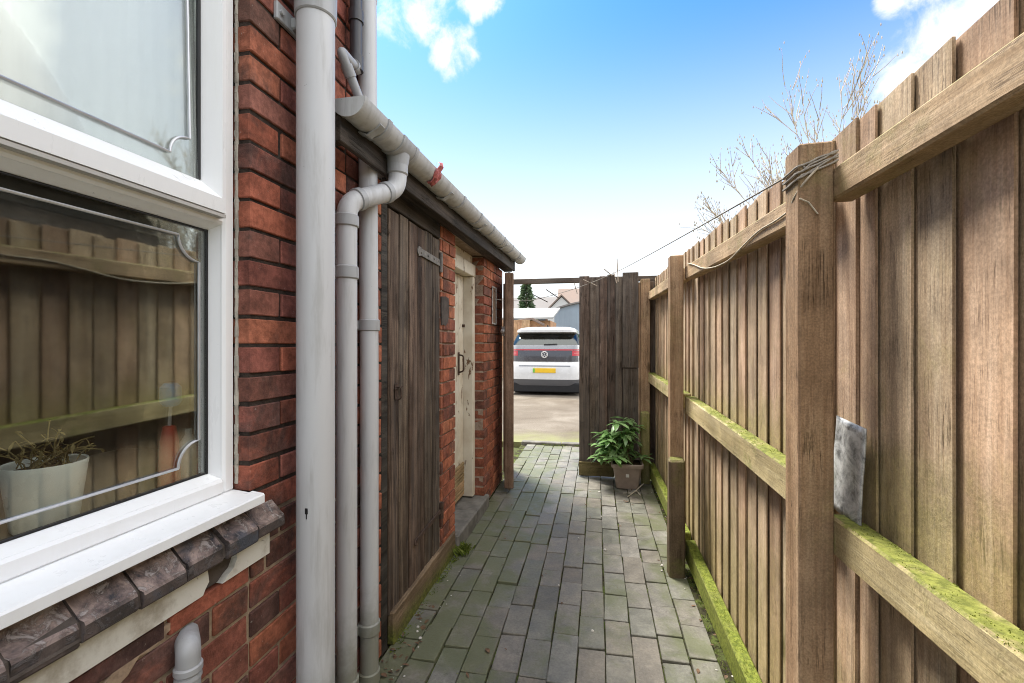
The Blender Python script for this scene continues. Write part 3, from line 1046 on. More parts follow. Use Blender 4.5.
part('sash', mb, 'pvc_white', window)
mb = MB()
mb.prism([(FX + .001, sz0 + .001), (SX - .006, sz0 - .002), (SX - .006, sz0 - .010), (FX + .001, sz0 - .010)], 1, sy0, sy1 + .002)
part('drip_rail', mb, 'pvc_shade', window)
mb = MB()
mb.box(-.932, -.9245, sy1 - .042, sy1 - .0345, sz0 + .074, sz1 - .062, .001)
part('gasket', mb, 'rubber_seal', window)
part('pane', pane(sy0 + .05, sy1 - .036, sz0 + .072, sz1 - .06, -.934, R(-1.2)), 'pane_glass', window)
# leaded ornament lines on the panes
def lead(y0, y1, z0, z1, x, r0, tilt, zc):
    pts = []
    def P(y, z):
        return (x + math.tan(tilt) * (z - zc), y, z)
    seq = []
    for (cy, cz, a0) in ((y1, z0, math.pi), (y1, z1, -math.pi / 2), (y0, z1, 0), (y0, z0, math.pi / 2)):
        a1 = a0 - math.pi / 2
        for i in range(9):
            t = a0 + (a1 - a0) * i / 8
            seq.append(P(cy + r0 * math.cos(t), cz + r0 * math.sin(t)))
    seq.append(seq[0])
    b = MB()
    b.tube(seq, .0032, 8, 0, False)
    return b
part('lead_line', lead(yi0 + .04, .928, 1.008, 1.546, gx + .0028, .055, R(0.0), (zi0 + zi1) / 2), 'lead_strip', window)
part('lead_line', lead(sy0 + .09, .884, 1.718, sz1 - .10, -.9305, .05, R(-1.2), (sz0 + sz1) / 2), 'lead_strip', window)
# plastic sill
mb = MB()
mb.prism([(FX - .03, .912), (FX - .03, .9225), (FX + .002, .9225), (-.832, .915), (-.829, .911), (-.829, .892), (-.834, .889), (-.845, .896), (FX, .905)], 1, WY0 - .03, 1.0 - .004)
mb.prism([(XW + .003, .919), (-.832, .915), (-.829, .911), (-.829, .892), (-.834, .889), (XW + .003, .897)], 1, 1.0 - .004, 1.006)
part('sill', mb, 'pvc_white', window)
# blue brick sill course
random.seed(3)
mb = MB()
ye = [1.078 - .0965 * i for i in range(16)]
for i in range(15):
    a, b_ = ye[i + 1] + .003, ye[i] - .003
    if i == 0:
        b_ += .004
    j = [random.gauss(0, .0025) for _ in range(4)]
    xb, xf = XW - .03, -.826 + random.gauss(0, .003)
    # sloping top, upright front, chamfered arris
    prof = [(xb, .902), (xf - .010, .842 + j[0]), (xf - .003, .838 + j[0]), (xf, .832 + j[0]), (xf - .001, .808 + j[1]), (xf - .005, .803 + j[1]), (xb, .803)]
    yj = random.gauss(0, .0015)
    n_ = len(prof)
    vs = [(p_[0], a + yj + .002 * (q in (2, 3)), p_[1]) for q, p_ in enumerate(prof)] + [(p_[0], b_ + yj - .002 * (q in (2, 3)), p_[1] + j[2] * .4) for q, p_ in enumerate(prof)]
    mb.add(vs, [list(range(n_)), list(range(n_, 2 * n_))] + [[q, (q + 1) % n_, n_ + (q + 1) % n_, n_ + q] for q in range(n_)])
mb2 = MB()
mb2.prism([(XW - .03, .893), (-.838, .836), (-.832, .808), (XW - .03, .808)], 1, ye[-1], 1.07)
bs = part('brick_sill', mb, 'sill_brick', house)
part('sill_mortar', mb2, 'cement_dark', bs)
# painted band under it, with the broken-out piece
mb = MB()
left = [(-.35, .736), (.852, .737), (.858, .748), (.868, .760), (.866, .775), (.862, .801), (-.35, .801)]
right = [(.905, .736), (1.058, .737), (1.058, .801), (.944, .801), (.948, .775), (.938, .757), (.920, .748)]
mb.prism(left, 0, XW - .05, XW + .010)
mb.prism(right, 0, XW - .05, XW + .010)
band = part('painted_band', mb, 'painted_render', house)
mb = MB()
mb.box(XW - .06, XW - .006, .80, 1.0, .737, .800, .001)
part('band_break', mb, 'cement_dark', band)

# ------------------------------------------------------------------ drainpipes on the house
PX, PY = -0.79, 1.16
mb = MB()
mb.tube([(PX, PY, -.02), (PX, PY, 4.3)], .0515, 36, cap=False)
p1 = part('soil_pipe', mb, 'pvc_grey', house)
mb = MB()
mb.tube([(PX, PY, 2.218), (PX, PY, 2.222), (PX, PY, 2.30), (PX, PY, 2.37)], [.0535, .0565, .0575, .0575], 36)
part('collar', mb, 'pvc_collar', p1)
mb = MB()
mb.box(XW, PX - .045, PY - .018, PY + .018, 2.190, 2.224, .004)
mb.box(XW - .002, XW + .012, PY - .075, PY + .03, 2.182, 2.232, .003)
mb.tube([(XW + .012, PY - .06, 2.205), (XW + .02, PY - .06, 2.205)], .007, 8)
part('bracket', mb, 'pvc_collar', p1)
mb = MB()
mb.box(PX + .0515 * math.cos(-1.45) - .004, PX + .0515 * math.cos(-1.45) + .004, PY - .0535, PY - .050, .826, .842, .001)
mb.box(PX + .005, PX + .0075, PY - .0528, PY - .0505, .812, .828, .0005)
part('tape_scrap', mb, 'rubber_seal', p1)


def pipe_bits(parent, x, y, zs, r, bracket=True):
    for z in zs:
        mb = MB()
        mb.tube([(x, y, z - .022), (x, y, z - .018), (x, y, z + .018), (x, y, z + .022)], [r + .001, r + .0055, r + .0055, r + .001], 28)
        part('collar', mb, 'pvc_collar', parent)
        if bracket:
            mb = MB()
            mb.box(XW - .001, x - r * .7, y - .012, y + .012, z - .014, z + .014, .003)
            mb.box(XW - .001, XW + .010, y - .055, y + .045, z - .017, z + .017, .003)
            part('bracket', mb, 'pvc_collar', parent)


# downpipe with the swan neck
GA, GB = Vector((-0.745, 1.265, 2.044)), Vector((-0.722, 4.22, 2.094))
def gut(y):
    t = (y - GA.y) / (GB.y - GA.y)
    return GA.lerp(GB, t)
ox = gut(1.595)
X2, Y2 = -0.822, 1.375
mb = MB()
sw = smooth_path([(ox.x, 1.595, ox.z - .05), (ox.x, 1.595, 1.875), (X2, Y2, 1.765), (X2, Y2, 1.60)], .052, 7)
mb.tube(sw, .0335, 28, cap=False)
mb.tube([(X2, Y2, 1.66), (X2, Y2, -.02)], .0335, 28, cap=False)
p2 = part('downpipe', mb, 'pvc_grey', house)
mb = MB()
def sleeve(mb, a, b_, r0):
    a, b_ = Vector(a), Vector(b_)
    d = b_ - a
    mb.tube([a, a + d * .08, a + d * .92, b_], [r0 + .0012, r0 + .005, r0 + .005, r0 + .0012], 28)
a_, b2 = Vector((ox.x, 1.595, 1.875)), Vector((X2, Y2, 1.765))
for q0_, q1_, rr_ in (((ox.x, 1.595, 1.985), (ox.x, 1.595, 1.93), .0335), (a_.lerp(b2, .20), a_.lerp(b2, .30), .0335),
                      (a_.lerp(b2, .74), a_.lerp(b2, .84), .0335), ((X2, Y2, 1.722), (X2, Y2, 1.682), .0345)):
    mb = MB()
    sleeve(mb, q0_, q1_, rr_)
    part('joint_sleeve', mb, 'pvc_collar', p2)
pipe_bits(p2, X2, Y2, (1.53, 0.155), .0335)

# tall downpipe at the corner of the house
X3, Y3 = -0.832, 1.545
mb = MB()
mb.tube([(X3, Y3 - .035, 4.3), (X3, Y3, 1.2), (X3, Y3, -.02)], .0335, 28, cap=False)
p3 = part('downpipe', mb, 'pvc_grey', house)
pipe_bits(p3, X3, Y3, (1.36, 0.240, 0.060), .0335)
# dark waste pipe bending into the gutter end
mb = MB()
mb.tube(smooth_path([(-.832, 1.452, 4.2), (-.832, 1.452, 2.262)], .03), .021, 18)
mb.tube([(-.832, 1.452, 2.42), (-.832, 1.452, 2.46)], .0255, 18)
mb.tube([(-.832, 1.452, 2.25), (-.832, 1.452, 2.30)], .0250, 18)
p4 = part('waste_pipe', mb, 'pvc_black', house, label='black waste pipe coming down the brick wall')
mb = MB()
mb.tube(smooth_path([(-.832, 1.452, 2.262), (-.800, 1.300, 2.225), (-.765, 1.40, 2.06)], .03, 6), .0150, 16)
mb.tube([(-.834, 1.462, 2.264), (-.826, 1.425, 2.256)], .020, 16)
mb.tube([(-.792, 1.322, 2.188), (-.786, 1.340, 2.158)], .0185, 16)
part('waste_elbow', mb, 'pvc_collar', p4)
# overflow pipe elbow low on the wall
mb = MB()
mb.tube(smooth_path([(XW - .02, .838, .664), (-.838, .797, .664), (-.838, .797, .38)], .018, 8), .0225, 26)
p5 = part('overflow_pipe', mb, 'pvc_collar', house)
mb = MB()
mb.tube([(-.838, .797, .628), (-.838, .797, .625), (-.838, .797, .614), (-.838, .797, .611)], [.0238, .0262, .0262, .0238], 26)
mb.tube([(-.838, .797, .608), (-.838, .797, .600)], [.0240, .0250], 26)
part('collar', mb, 'pvc_collar', p5)

# ------------------------------------------------------------------ outbuilding
random.seed(17)
ob = thing('brick_outbuilding', 'low brick outbuilding with dark plank door and peeling cream door beside the path', 'outbuilding', (XW, 2.9, 0))
mb = MB()
brick_rows(mb, YC + .002, 1.715, 0.0, 1.97, XW, .10, 0)
brick_rows(mb, 2.425, 2.69, 0.0, 1.97, XW, .10, 0)
brick_rows(mb, 3.41, 4.16, 0.0, 1.97, XW, .11, 0, style='flemish', right_align=4.085)
for (a, b_) in ((YC + .004, 1.712), (2.43, 2.685), (3.416, 4.155)):
    mb.box(XW - .20, XW - .010, a, b_, 0, 1.965, .001, 1)
mb.box(-2.9, -2.8, YC, 4.16, 0, 2.6, .001, 1)
mb.box(-2.8, XW - .2, 4.05, 4.15, 0, 2.0, .001, 1)
mb.box(-2.8, XW - .012, 1.70, 4.05, 1.972, 2.0, .001, 1)
mb.box(-1.15, -1.06, 1.72, 4.04, 0, 1.971, .001, 1)
obw = part('wall', mb, ['brick_shed', 'mortar_pale'], ob)
mb = MB()   # dark cement patch on the pier beside the hinge
poly = [(2.428, 1.555), (2.50, 1.562), (2.552, 1.556), (2.556, 1.47), (2.548, 1.435), (2.525, 1.405), (2.49, 1.39), (2.46, 1.398), (2.43, 1.392)]
mb.prism(poly, 0, XW - .005, XW + .0035)
part('cement_patch', mb, 'cement_dark', obw)
# roof: mono-pitch tiles rising away from the gutter
mb = MB()
for i in range(9):
    for k in range(12):
        yy = 1.69 + k * .222
        xx = -.80 - i * .23
        zz = 2.145 + i * .075
        mb.cbox((xx - .12, yy + .111, zz + .03), (.135, .110, .008), .003, 0, Matrix.Rotation(R(16), 3, 'Y'))
roof = part('roof', mb, 'roof_tile', ob)
# fascia, soffit and wall plate
mb = MB()
fa = [(-.862, 1.36), (-.800, 4.30)]
mb.bar((-.786, 1.262, 1.975), (-.772, 4.18, 2.018), .022, .112, .003)
mb.box(XW + .001, -.797, 1.275, 1.335, 1.935, 2.02, .003)
part('fascia', mb, 'dark_timber', ob)
mb = MB()
mb.box(-.95, XW + .004, YC + .004, 4.158, 2.001, 2.06, .003)
mb.box(XW - .08, -.799, 1.70, 4.158, 2.061, 2.085, .002)
mb.box(XW + .006, -.785, 1.70, 4.158, 1.955, 1.968, .002)
part('wall_plate', mb, 'dark_timber', ob)
mb = MB()
mb.box(XW - .09, XW - .004, 1.717, 2.424, 1.882, 1.971, .003)
mb.box(XW - .09, XW - .004, 1.717, 1.775, 0.0, 1.881, .004)
part('door_frame', mb, 'dark_timber', ob)

# plank door
random.seed(29)
mb = MB()
DX = -.872
ys = [1.787, 1.893, 1.995, 2.10, 2.20, 2.31, 2.418]
for a, b_ in zip(ys, ys[1:]):
    mb.box(DX - .022, DX + random.gauss(0, .0015), a + .0035, b_ - .0035, .12 + random.uniform(-.01, .01), 1.874 + random.uniform(-.006, .004), .003, 0, .0008)
mb.box(DX - .045, DX - .023, 1.80, 2.41, .3, .42, .002)
mb.box(DX - .045, DX - .023, 1.80, 2.41, 1.55, 1.67, .002)
door = part('plank_door', mb, 'shed_door', ob)
mb = MB()
poly = [(2.085, 1.752), (2.10, 1.772), (2.13, 1.770), (2.13, 1.766), (2.40, 1.758), (2.40, 1.722), (2.13, 1.730), (2.10, 1.724), (2.085, 1.738)]
mb.prism(poly, 0, DX + .003, DX + .009)
for yy in (2.13, 2.22, 2.31, 2.38):
    mb.tube([(DX + .008, yy, 1.745), (DX + .013, yy, 1.745)], [.007, .005], 8)
mb.tube([(DX + .008, 2.418, 1.69), (DX + .008, 2.418, 1.80)], .010, 10)
part('hinge', mb, 'hinge_iron', door)
mb = MB()
mb.bar((DX + .006, 2.06, .325), (DX + .006, 2.41, .345), .007, .026, .002)
mb.tube([(DX + .008, 2.425, .30), (DX + .008, 2.425, .39)], .012, 10)
mb.tube(arc((DX + .008, 2.06, .325), .012, 0, 6.28, 12), .004, 6)
part('hinge', mb, 'rusty_iron', door)
mb = MB()
mb.box(DX + .002, DX + .006, 1.838, 1.866, 1.045, 1.115, .001)
mb.tube(smooth_path([(DX + .006, 1.853, 1.10), (DX + .024, 1.853, 1.098), (DX + .026, 1.855, 1.05), (DX + .008, 1.853, 1.042)], .012), .0035, 8)
mb.tube([(DX + .006, 1.83, 1.092), (DX + .014, 1.90, 1.098)], .003, 8)
part('latch', mb, 'rusty_iron', door)
mb = MB()
mb.box(-.888, -.853, 1.80, 2.655, -.005, .138, .006, 0, .002)
part('base_plank', mb, 'base_plank', ob)

# recessed cream door
mb = MB()
mb.box(-1.03, -.938, 3.345, 3.408, .105, 1.80, .004)
mb.box(-1.03, -.938, 2.694, 2.75, .105, 1.80, .004)
mb.box(-1.03, -.934, 2.692, 3.408, 1.802, 1.895, .004)
mb.box(-1.03, -.96, 2.692, 3.408, 1.896, 1.968, .004)
fr = part('cream_door_frame', mb, 'flaky_paint', ob)
mb = MB()
for k in range(5):
    a = 2.752 + k * .1184
    mb.box(-1.045, -1.015 + random.gauss(0, .001), a + .001, a + .1172, .125, 1.798, .003)
cd = part('cream_door', mb, 'flaky_paint', ob)
mb = MB()
mb.box(-1.014, -1.009, 3.20, 3.235, 1.05, 1.22, .001)
mb.tube(smooth_path([(-1.01, 3.218, 1.20), (-.975, 3.218, 1.195), (-.972, 3.218, 1.08), (-1.01, 3.218, 1.07)], .02), .006, 8)
part('handle', mb, 'rusty_iron', cd)
mb = MB()
mb.tube([(-1.016, 3.315, 1.42), (-.995, 3.315, 1.42)], .012, 10)
part('lock', mb, 'rusty_iron', cd)
mb = MB()
for k in range(9):
    mb.box(-1.013, -1.0 + .002 * (k % 2), 2.80, 3.32, .13 + k * .028, .156 + k * .028, .004)
part('kick_board', mb, 'kick_panel', cd)
mb = MB()
mb.box(-1.05, -.838, 2.665, 3.10, -.02, .100, .010, 0, .003)
mb.box(-1.05, -.836, 3.105, 3.47, -.02, .094, .010, 0, .003)
part('step', mb, 'step_stone', ob)
# narrow metal frame screwed to the wall
mb = MB()
mb.box(XW + .004, XW + .012, 3.66, 3.672, 1.445, 1.765, .001)
mb.box(XW + .004, XW + .012, 3.798, 3.81, 1.445, 1.765, .001)
mb.box(XW + .004, XW + .0115, 3.672, 3.798, 1.753, 1.765, .001)
mb.box(XW + .004, XW + .0115, 3.672, 3.798, 1.445, 1.457, .001)
wp = part('wall_plaque', mb, 'pale_metal', ob)
mb = MB()
mb.box(XW + .002, XW + .006, 3.671, 3.799, 1.456, 1.754, .001)
mb.tube([(XW + .006, 3.735, 1.735), (XW + .016, 3.735, 1.735)], .012, 10)
part('plaque_back', mb, 'plate_rust', wp)

# gutter along the eaves
mb = MB()
def half_pipe(mb, a, b_, r, th, n=14):
    a, b_ = Vector(a), Vector(b_)
    d = (b_ - a).normalized()
    side = d.cross(Vector((0, 0, 1))).normalized()
    upv = side.cross(d)
    def ring(p, rr):
        return [p + side * (rr * math.cos(t)) + upv * (rr * math.sin(t)) for t in [math.pi + math.pi * i / n for i in range(n + 1)]]
    vs = ring(a, r) + ring(a, r - th) + ring(b_, r) + ring(b_, r - th)
    m = n + 1
    fs = []
    for i in range(n):
        fs += [[i, i + 1, 2 * m + i + 1, 2 * m + i], [m + i, m + i + 1, 3 * m + i + 1, 3 * m + i], [i, i + 1, m + i + 1, m + i], [2 * m + i, 2 * m + i + 1, 3 * m + i + 1, 3 * m + i]]
    fs += [[0, m, 3 * m, 2 * m], [n, m + n, 3 * m + n, 2 * m + n]]
    mb.add(vs, fs, 0, True)
half_pipe(mb, GA, GB, .056, .003)
gut_o = part('gutter', mb, 'gutter_grey', ob)
mb = MB()
def end_cap(mb, p, d, r):
    d = Vector(d).normalized()
    side = d.cross(Vector((0, 0, 1))).normalized()
    upv = side.cross(d)
    ring = [p + side * (r * math.cos(t)) + upv * (r * math.sin(t)) for t in [math.pi + math.pi * i / 18 for i in range(19)]]
    n_ = len(ring)
    vs = ring + [q + d * .02 for q in ring]
    mb.add(vs, [list(range(n_)), list(range(n_, 2 * n_))] + [[i, (i + 1) % n_, n_ + (i + 1) % n_, n_ + i] for i in range(n_)])
gd = (GB - GA).normalized()
end_cap(mb, GA - gd * .012, gd, .058)
part('end_cap', mb, 'gutter_grey', gut_o)
mb = MB()
end_cap(mb, GB - gd * .008, gd, .058)
part('end_cap', mb, 'gutter_grey', gut_o)
for yy in (1.42, 1.54, 1.65, 2.28, 2.62, 2.95, 3.3, 3.62, 3.95):
    p_ = gut(yy)
    mb = MB()
    half_pipe(mb, p_ - gd * .013, p_ + gd * .013, .0605, .006)
    part('gutter_joint', mb, 'pvc_collar', gut_o)
mb = MB()
half_pipe(mb, gut(1.54), gut(1.65), .0590, .004)
mb.tube([gut(1.595) - Vector((0, 0, .045)), gut(1.595) - Vector((0, 0, .095))], [.045, .037], 24)
part('gutter_outlet', mb, 'pvc_collar', gut_o)
for yy in (1.38, 2.1, 2.75, 3.4, 4.0):
    p_ = gut(yy)
    mb = MB()
    mb.bar(p_ + Vector((-.05, 0, -.045)), p_ + Vector((0, 0, -.066)), .03, .006, .001)
    mb.bar(p_ + Vector((.0, 0, -.066)), p_ + Vector((.05, 0, -.035)), .03, .006, .001)
    part('gutter_bracket', mb, 'pvc_collar', gut_o)
# scrap of red plastic caught on the gutter
mb = MB()
q0 = gut(1.88)
vs = []
n_ = 9
for i in range(n_):
    t = i / (n_ - 1)
    a = -1.35 + 1.75 * t
    for k_ in range(5):
        w = (k_ / 4 - .5) * (.062 - .03 * abs(t - .45))
        rr = .062 + .006 * math.sin(k_ * 2.1 + i * 1.3) + (.012 if t > .8 else 0)
        vs.append(q0 + Vector((rr * math.cos(a), w + .008 * math.sin(i), rr * math.sin(a))))
mb.add(vs, [[5 * i + k_, 5 * i + k_ + 1, 5 * i + k_ + 6, 5 * i + k_ + 5] for i in range(n_ - 1) for k_ in range(4)], 0, True)
o = mb.build('plastic_scrap', 'red_scrap', fixn=False)
sm_ = o.modifiers.new('thickness', 'SOLIDIFY'); sm_.thickness = .003
tag(o, 'crumpled scrap of faded red plastic caught on the edge of the gutter', 'scrap')
# grass blades in the gutter
mb = MB()
for (yy, n_) in ((1.95, 3), (2.05, 4), (2.55, 4), (2.7, 3)):
    for _ in range(n_):
        p_ = gut(yy + random.gauss(0, .03)) + Vector((random.uniform(-.03, .03), 0, -.02))
        mb.leaf(p_, (random.uniform(-.2, .2), random.uniform(-.2, .2), 1), (1, 0, 0), random.uniform(.06, .12), .003, .15)
o = mb.build('grass', 'moss_tuft', fixn=False)
o['kind'] = 'stuff'

# ================================================================== fence
random.seed(41)
fence = thing('closeboard_fence', 'tall brown timber fence with mossy green rails along the right of the path', 'fence', (.5, 2.0, 0))
# (yA, yB, board face xA, xB, rise A, rise B)
# (yA, yB, board face xA, xB, rise A, rise B, rails: (z at A, z at B, height))
bays = [(-.60, 1.185, .624, .615, -.003, .003, ((1.664, 1.664, .074), (.850, .850, .088), (.020, .030, .10))),
        (1.195, 2.725, .615, .575, 0.0, .047, ((1.660, 1.693, .076), (.885, .937, .100), (.006, .11, .11))),
        (2.735, 4.36, .575, .548, .047, .075, ((1.700, 1.725, .076), (.945, .965, .09), (.11, .12, .11)))]
for bi, (ya, yb, xa, xb, ra, rb, rails) in enumerate(bays):
    def fx(y): return xa + (xb - xa) * (y - ya) / (yb - ya)
    def fz(y): return ra + (rb - ra) * (y - ya) / (yb - ya)
    mb = MB()
    y = ya
    while y < yb - .02:
        p_ = .107 + random.gauss(0, .0022)
        w_ = p_ + .052
        cav = (.0085, .0075, .003)[bi]
        t0, t1 = fx(y), fx(y + w_)
        zt, zb = 1.822 + fz(y) + random.gauss(0, .004), .02 + random.gauss(0, .004)
        th = .0140 + random.gauss(0, .0012)
        lean = random.gauss(0, .0025)
        j = random.gauss(0, .0012)
        base = [(t0 - th + j, y), (t0 - cav + j, y), (t1 + .004, y + w_), (t1 - .0015, y + w_)]
        c_ = .0025
        inner = [(base[0][0] + c_, base[0][1] + c_), (base[1][0], base[1][1] + c_), (base[2][0], base[2][1] - c_), (base[3][0], base[3][1] - c_)]
        vs = []
        for q in range(7):      # slight bow along the length
            z_ = zb + (zt - c_ - zb) * q / 6
            bw = lean * (q / 6) + random.gauss(0, .0005)
            vs += [(x_, y_ + bw, z_) for x_, y_ in base]
        vs += [(x_, y_ + bw, zt) for x_, y_ in inner]
        fs = [[0, 1, 2, 3], [28, 29, 30, 31]]
        for k in range(7):
            for q in range(4):
                q2 = (q + 1) % 4
                fs.append([4 * k + q, 4 * k + q2, 4 * k + 4 + q2, 4 * k + 4 + q])
        mb.add(vs, fs)
        y += p_
    part('boards', mb, 'fence_board', fence)
    for ri, (zA, zB, h) in enumerate(rails):
        d = .054
        mb = MB()
        A = Vector((fx(ya) - .025 - d / 2, ya, zA))
        if bi:
            ya2 = ya + .085
            A = Vector((fx(ya2) - .025 - d / 2, ya2, zA + (zB - zA) * .085 / (yb - ya)))
        B = Vector((fx(yb) - .025 - d / 2, yb, zB))
        mb.bar(A, B, d, h, .005)
        part('rail', mb, ('fence_rail', 'fence_rail_mossy', 'fence_bottom')[ri], fence)
mb = MB()
mb.box(.489, .575, 4.40, 4.425, .0, 1.87, .003)
part('end_board', mb, 'gate_wood', fence)
for (x0, x1, y0, y1, zt, sp) in ((.462, .537, 1.154, 1.232, 1.762, None), (.410, .484, 2.69, 2.768, 1.792, (.391, .478, 2.60, 2.685, .645, 'spur_dark')),
                                 (.402, .486, 4.355, 4.435, 1.885, (.398, .474, 4.255, 4.345, .655, 'spur_green'))):
    mb = MB()
    mb.box(x0, x1, y0, y1, -.06, zt, .004, 0, .001)
    part('post', mb, 'fence_post', fence)
    if sp:
        mb = MB()
        mb.box(sp[0], sp[1], sp[2], sp[3], -.06, sp[4], .010, 0, .004)
        part('post_spur', mb, sp[5], fence)
# raised moss cushions along the damp rail tops: uncountable
random.seed(77)
mb = MB()
def moss_rail(bi, ri, n, cover):
    ya, yb, xa, xb, ra, rb, rails = bays[bi]
    zA, zB, h = rails[ri]
    for _ in range(n):
        cy = random.uniform(max(ya, .45) + .1, yb)
        t = (cy - ya) / (yb - ya)
        xf = xa + (xb - xa) * t - .025
        cx = xf - random.random() ** cover * .052
        cz = zA + (zB - zA) * t + h / 2
        for _k in range(random.randint(8, 18)):
            a = random.uniform(0, 6.283)
            rr = abs(random.gauss(0, .008))
            px2, py2 = cx + rr * math.cos(a), cy + rr * 1.6 * math.sin(a)
            if px2 > xf or px2 < xf - .054:
                continue
            mb.leaf((px2, py2, cz - .001), (random.gauss(0, .5), random.gauss(0, .5), 1), (math.cos(a), math.sin(a), 0), random.uniform(.0015, .0038), random.uniform(.0014, .0026), .3)
moss_rail(0, 1, 40, 1.2)
moss_rail(1, 1, 90, 1.0)
moss_rail(1, 2, 420, .8)
moss_rail(2, 1, 200, 1.0)
moss_rail(2, 2, 350, .8)
o = mb.build('moss', 'moss_cushion', fixn=False)
o['kind'] = 'stuff'
# metal plate standing on the middle rail
mb = MB()
nx, nz = 7, 14
random.seed(9)
vs = []
for i in range(nx + 1):
    for k in range(nz + 1):
        yy = 1.24 - .122 * i / nx
        zz = .893 + .224 * k / nz - .010 * i / nx
        xx = .584 - .012 * (1 - k / nz) + .0008 * math.sin(i * 1.1 + k * .6)
        vs.append((xx, yy, zz))
fs = []
for i in range(nx):
    for k in range(nz):
        a = i * (nz + 1) + k
        fs.append([a, a + 1, a + nz + 2, a + nz + 1])
mb.add(vs, fs, 0, True)
o = mb.build('metal_plate', 'galvanised', fixn=False)
sm_ = o.modifiers.new('thickness', 'SOLIDIFY'); sm_.thickness = .004
tag(o, 'dented grey metal plate standing on the mossy middle rail against the fence boards', 'metal plate')

# ================================================================== gate at the end of the path
random.seed(51)
gate = thing('wooden_gate', 'weathered dark brown wooden gateway with fixed plank panel and opened narrow leaf', 'gate', (-.2, 4.42, 0))
GY = 4.40
mb = MB()
xs = [-.171, -.07, .02, .095, .17, .235]
for a, b_ in zip(xs, xs[1:]):
    mb.box(a + .002, b_ - .002, GY + random.gauss(0, .002), GY + .024, .02, 1.925 + random.gauss(0, .006), .003, 0, .001)
mb.box(.238, .384, GY - .012, GY + .016, 1.05, 1.955, .004, 0, .001)
mb.box(.240, .382, GY - .006, GY + .020, .02, 1.045, .004, 0, .001)
mb.box(-.165, .38, GY + .026, GY + .034, .03, 1.90, .002)
mb.box(-.15, .38, GY + .036, GY + .06, 1.55, 1.65, .003)
mb.box(-.15, .38, GY + .036, GY + .06, .35, .45, .003)
fp = part('fixed_panel', mb, 'gate_wood', gate)
mb = MB()
mb.box(-.172, .16, GY - .028, GY - .008, .012, .145, .004, 0, .001)
part('kick_board', mb, 'gate_kick', gate)
mb = MB()
mb.box(.3845, .402, GY - .005, GY + .03, .02, 1.86, .003)
part('batten', mb, 'fence_post', gate)
mb = MB()
mb.box(-.90, .66, 4.47, 4.515, 1.880, 1.930, .004)
part('crossbar', mb, 'crossbar_wood', gate)
mb = MB()
mb.box(-.93, -.86, 4.44, 4.52, -.06, 1.884, .004)
part('post', mb, 'gate_wood', gate)
# opened leaf, swung towards us along the outbuilding wall
H = Vector((-.850, 4.40, 0)); E = Vector((-.738, 3.775, 0))
ld = (E - H).normalized()
ln = Vector((-ld.y, ld.x, 0))
mb = MB()
L = (E - H).length
n_ = 5
for i in range(n_):
    a, b_ = H + ld * (L * i / n_ + .002), H + ld * (L * (i + 1) / n_ - .002)
    mb.bar(a + Vector((0, 0, .96)), b_ + Vector((0, 0, .96)), .024, 1.86 + random.gauss(0, .005), .003)
leaf_o = part('gate_leaf', mb, 'gate_wood', gate)
mb = MB()
c = E - ld * .02
Mz = Matrix((ln, -ld, Vector((0, 0, 1)))).transposed()
mb.cbox((c.x, c.y, .965), (.039, .022, .925), .008, 0, Mz, .003)
part('stile', mb, 'leaf_edge', leaf_o)
mb = MB()
Mk = Matrix.Rotation(R(90), 3, 'X')
mb.lathe([(.001, .030), (.018, .026), (.024, .014), (.020, .004), (.012, 0), (.012, -.03)], (E.x - .058, E.y + .035, 1.39), 16, 0, Mk)
mb.box(E.x - .075, E.x - .03, E.y + .04, E.y + .055, 1.35, 1.43, .002)
part('knob', mb, 'pale_metal', leaf_o)

# ================================================================== washing line, pegs, rope
mb = MB()
def sag(a, b_, s, n=14):
    a, b_ = Vector(a), Vector(b_)
    return [a.lerp(b_, i / n) - Vector((0, 0, s * 4 * (i / n) * (1 - i / n))) for i in range(n + 1)]
LA, LB, LC = (XW + .012, 3.735, 1.66), (.215, 4.37, 1.975), (.472, 1.150, 1.705)
pl = sag(LA, (-.60, 3.99, 1.665), .006, 6) + sag((-.60, 3.99, 1.665), LB, .03, 14)[1:]
mb.tube(pl, .0028, 6)
mb.tube(sag(LB, LC, .006, 16), .0024, 6)
for zc, tl in ((1.722, .014), (1.716, .022), (1.709, .016), (1.703, .024), (1.697, .018)):
    ring = []
    for i in range(25):
        t = 2 * math.pi * i / 24
        x_ = max(-.0415, min(.0415, .062 * math.cos(t)))
        y_ = max(-.0425, min(.0425, .062 * math.sin(t)))
        ring.append((.500 + x_, 1.193 + y_, zc + tl * (x_ / .04) + random.gauss(0, .0012)))
    mb.tube(ring, .0026, 6)
wl = mb.build('washing_line', 'cord_grey')
tag(wl, 'thin grey washing line strung from brick wall over gate to near fence post', 'washing line')
mb = MB()
rp = [(.500, 1.150, 1.70), (.470, 1.145, 1.668), (.459, 1.18, 1.64), (.478, 1.24, 1.62), (.515, 1.30, 1.645)]
mb.tube(smooth_path(rp, .03), .0026, 8)
rx = lambda y: .615 - .040 * (y - 1.2) / 1.525 - .083
rp = [(rx(1.27), 1.24, 1.685), (rx(1.38), 1.36, 1.665), (rx(1.48), 1.47, 1.66), (rx(1.60), 1.60, 1.665), (rx(1.75), 1.75, 1.645), (rx(1.9), 1.9, 1.62), (rx(2.1), 2.1, 1.625), (rx(2.3), 2.3, 1.65), (rx(2.5), 2.5, 1.705), (rx(2.6), 2.64, 1.735)]
rp = [(.478, 1.21, 1.66)] + rp
mb.tube(smooth_path(rp, .08), .0030, 8)
mb.tube([(.462, 1.150, 1.632), (.480, 1.149, 1.622), (.500, 1.150, 1.594)], .0018, 6)
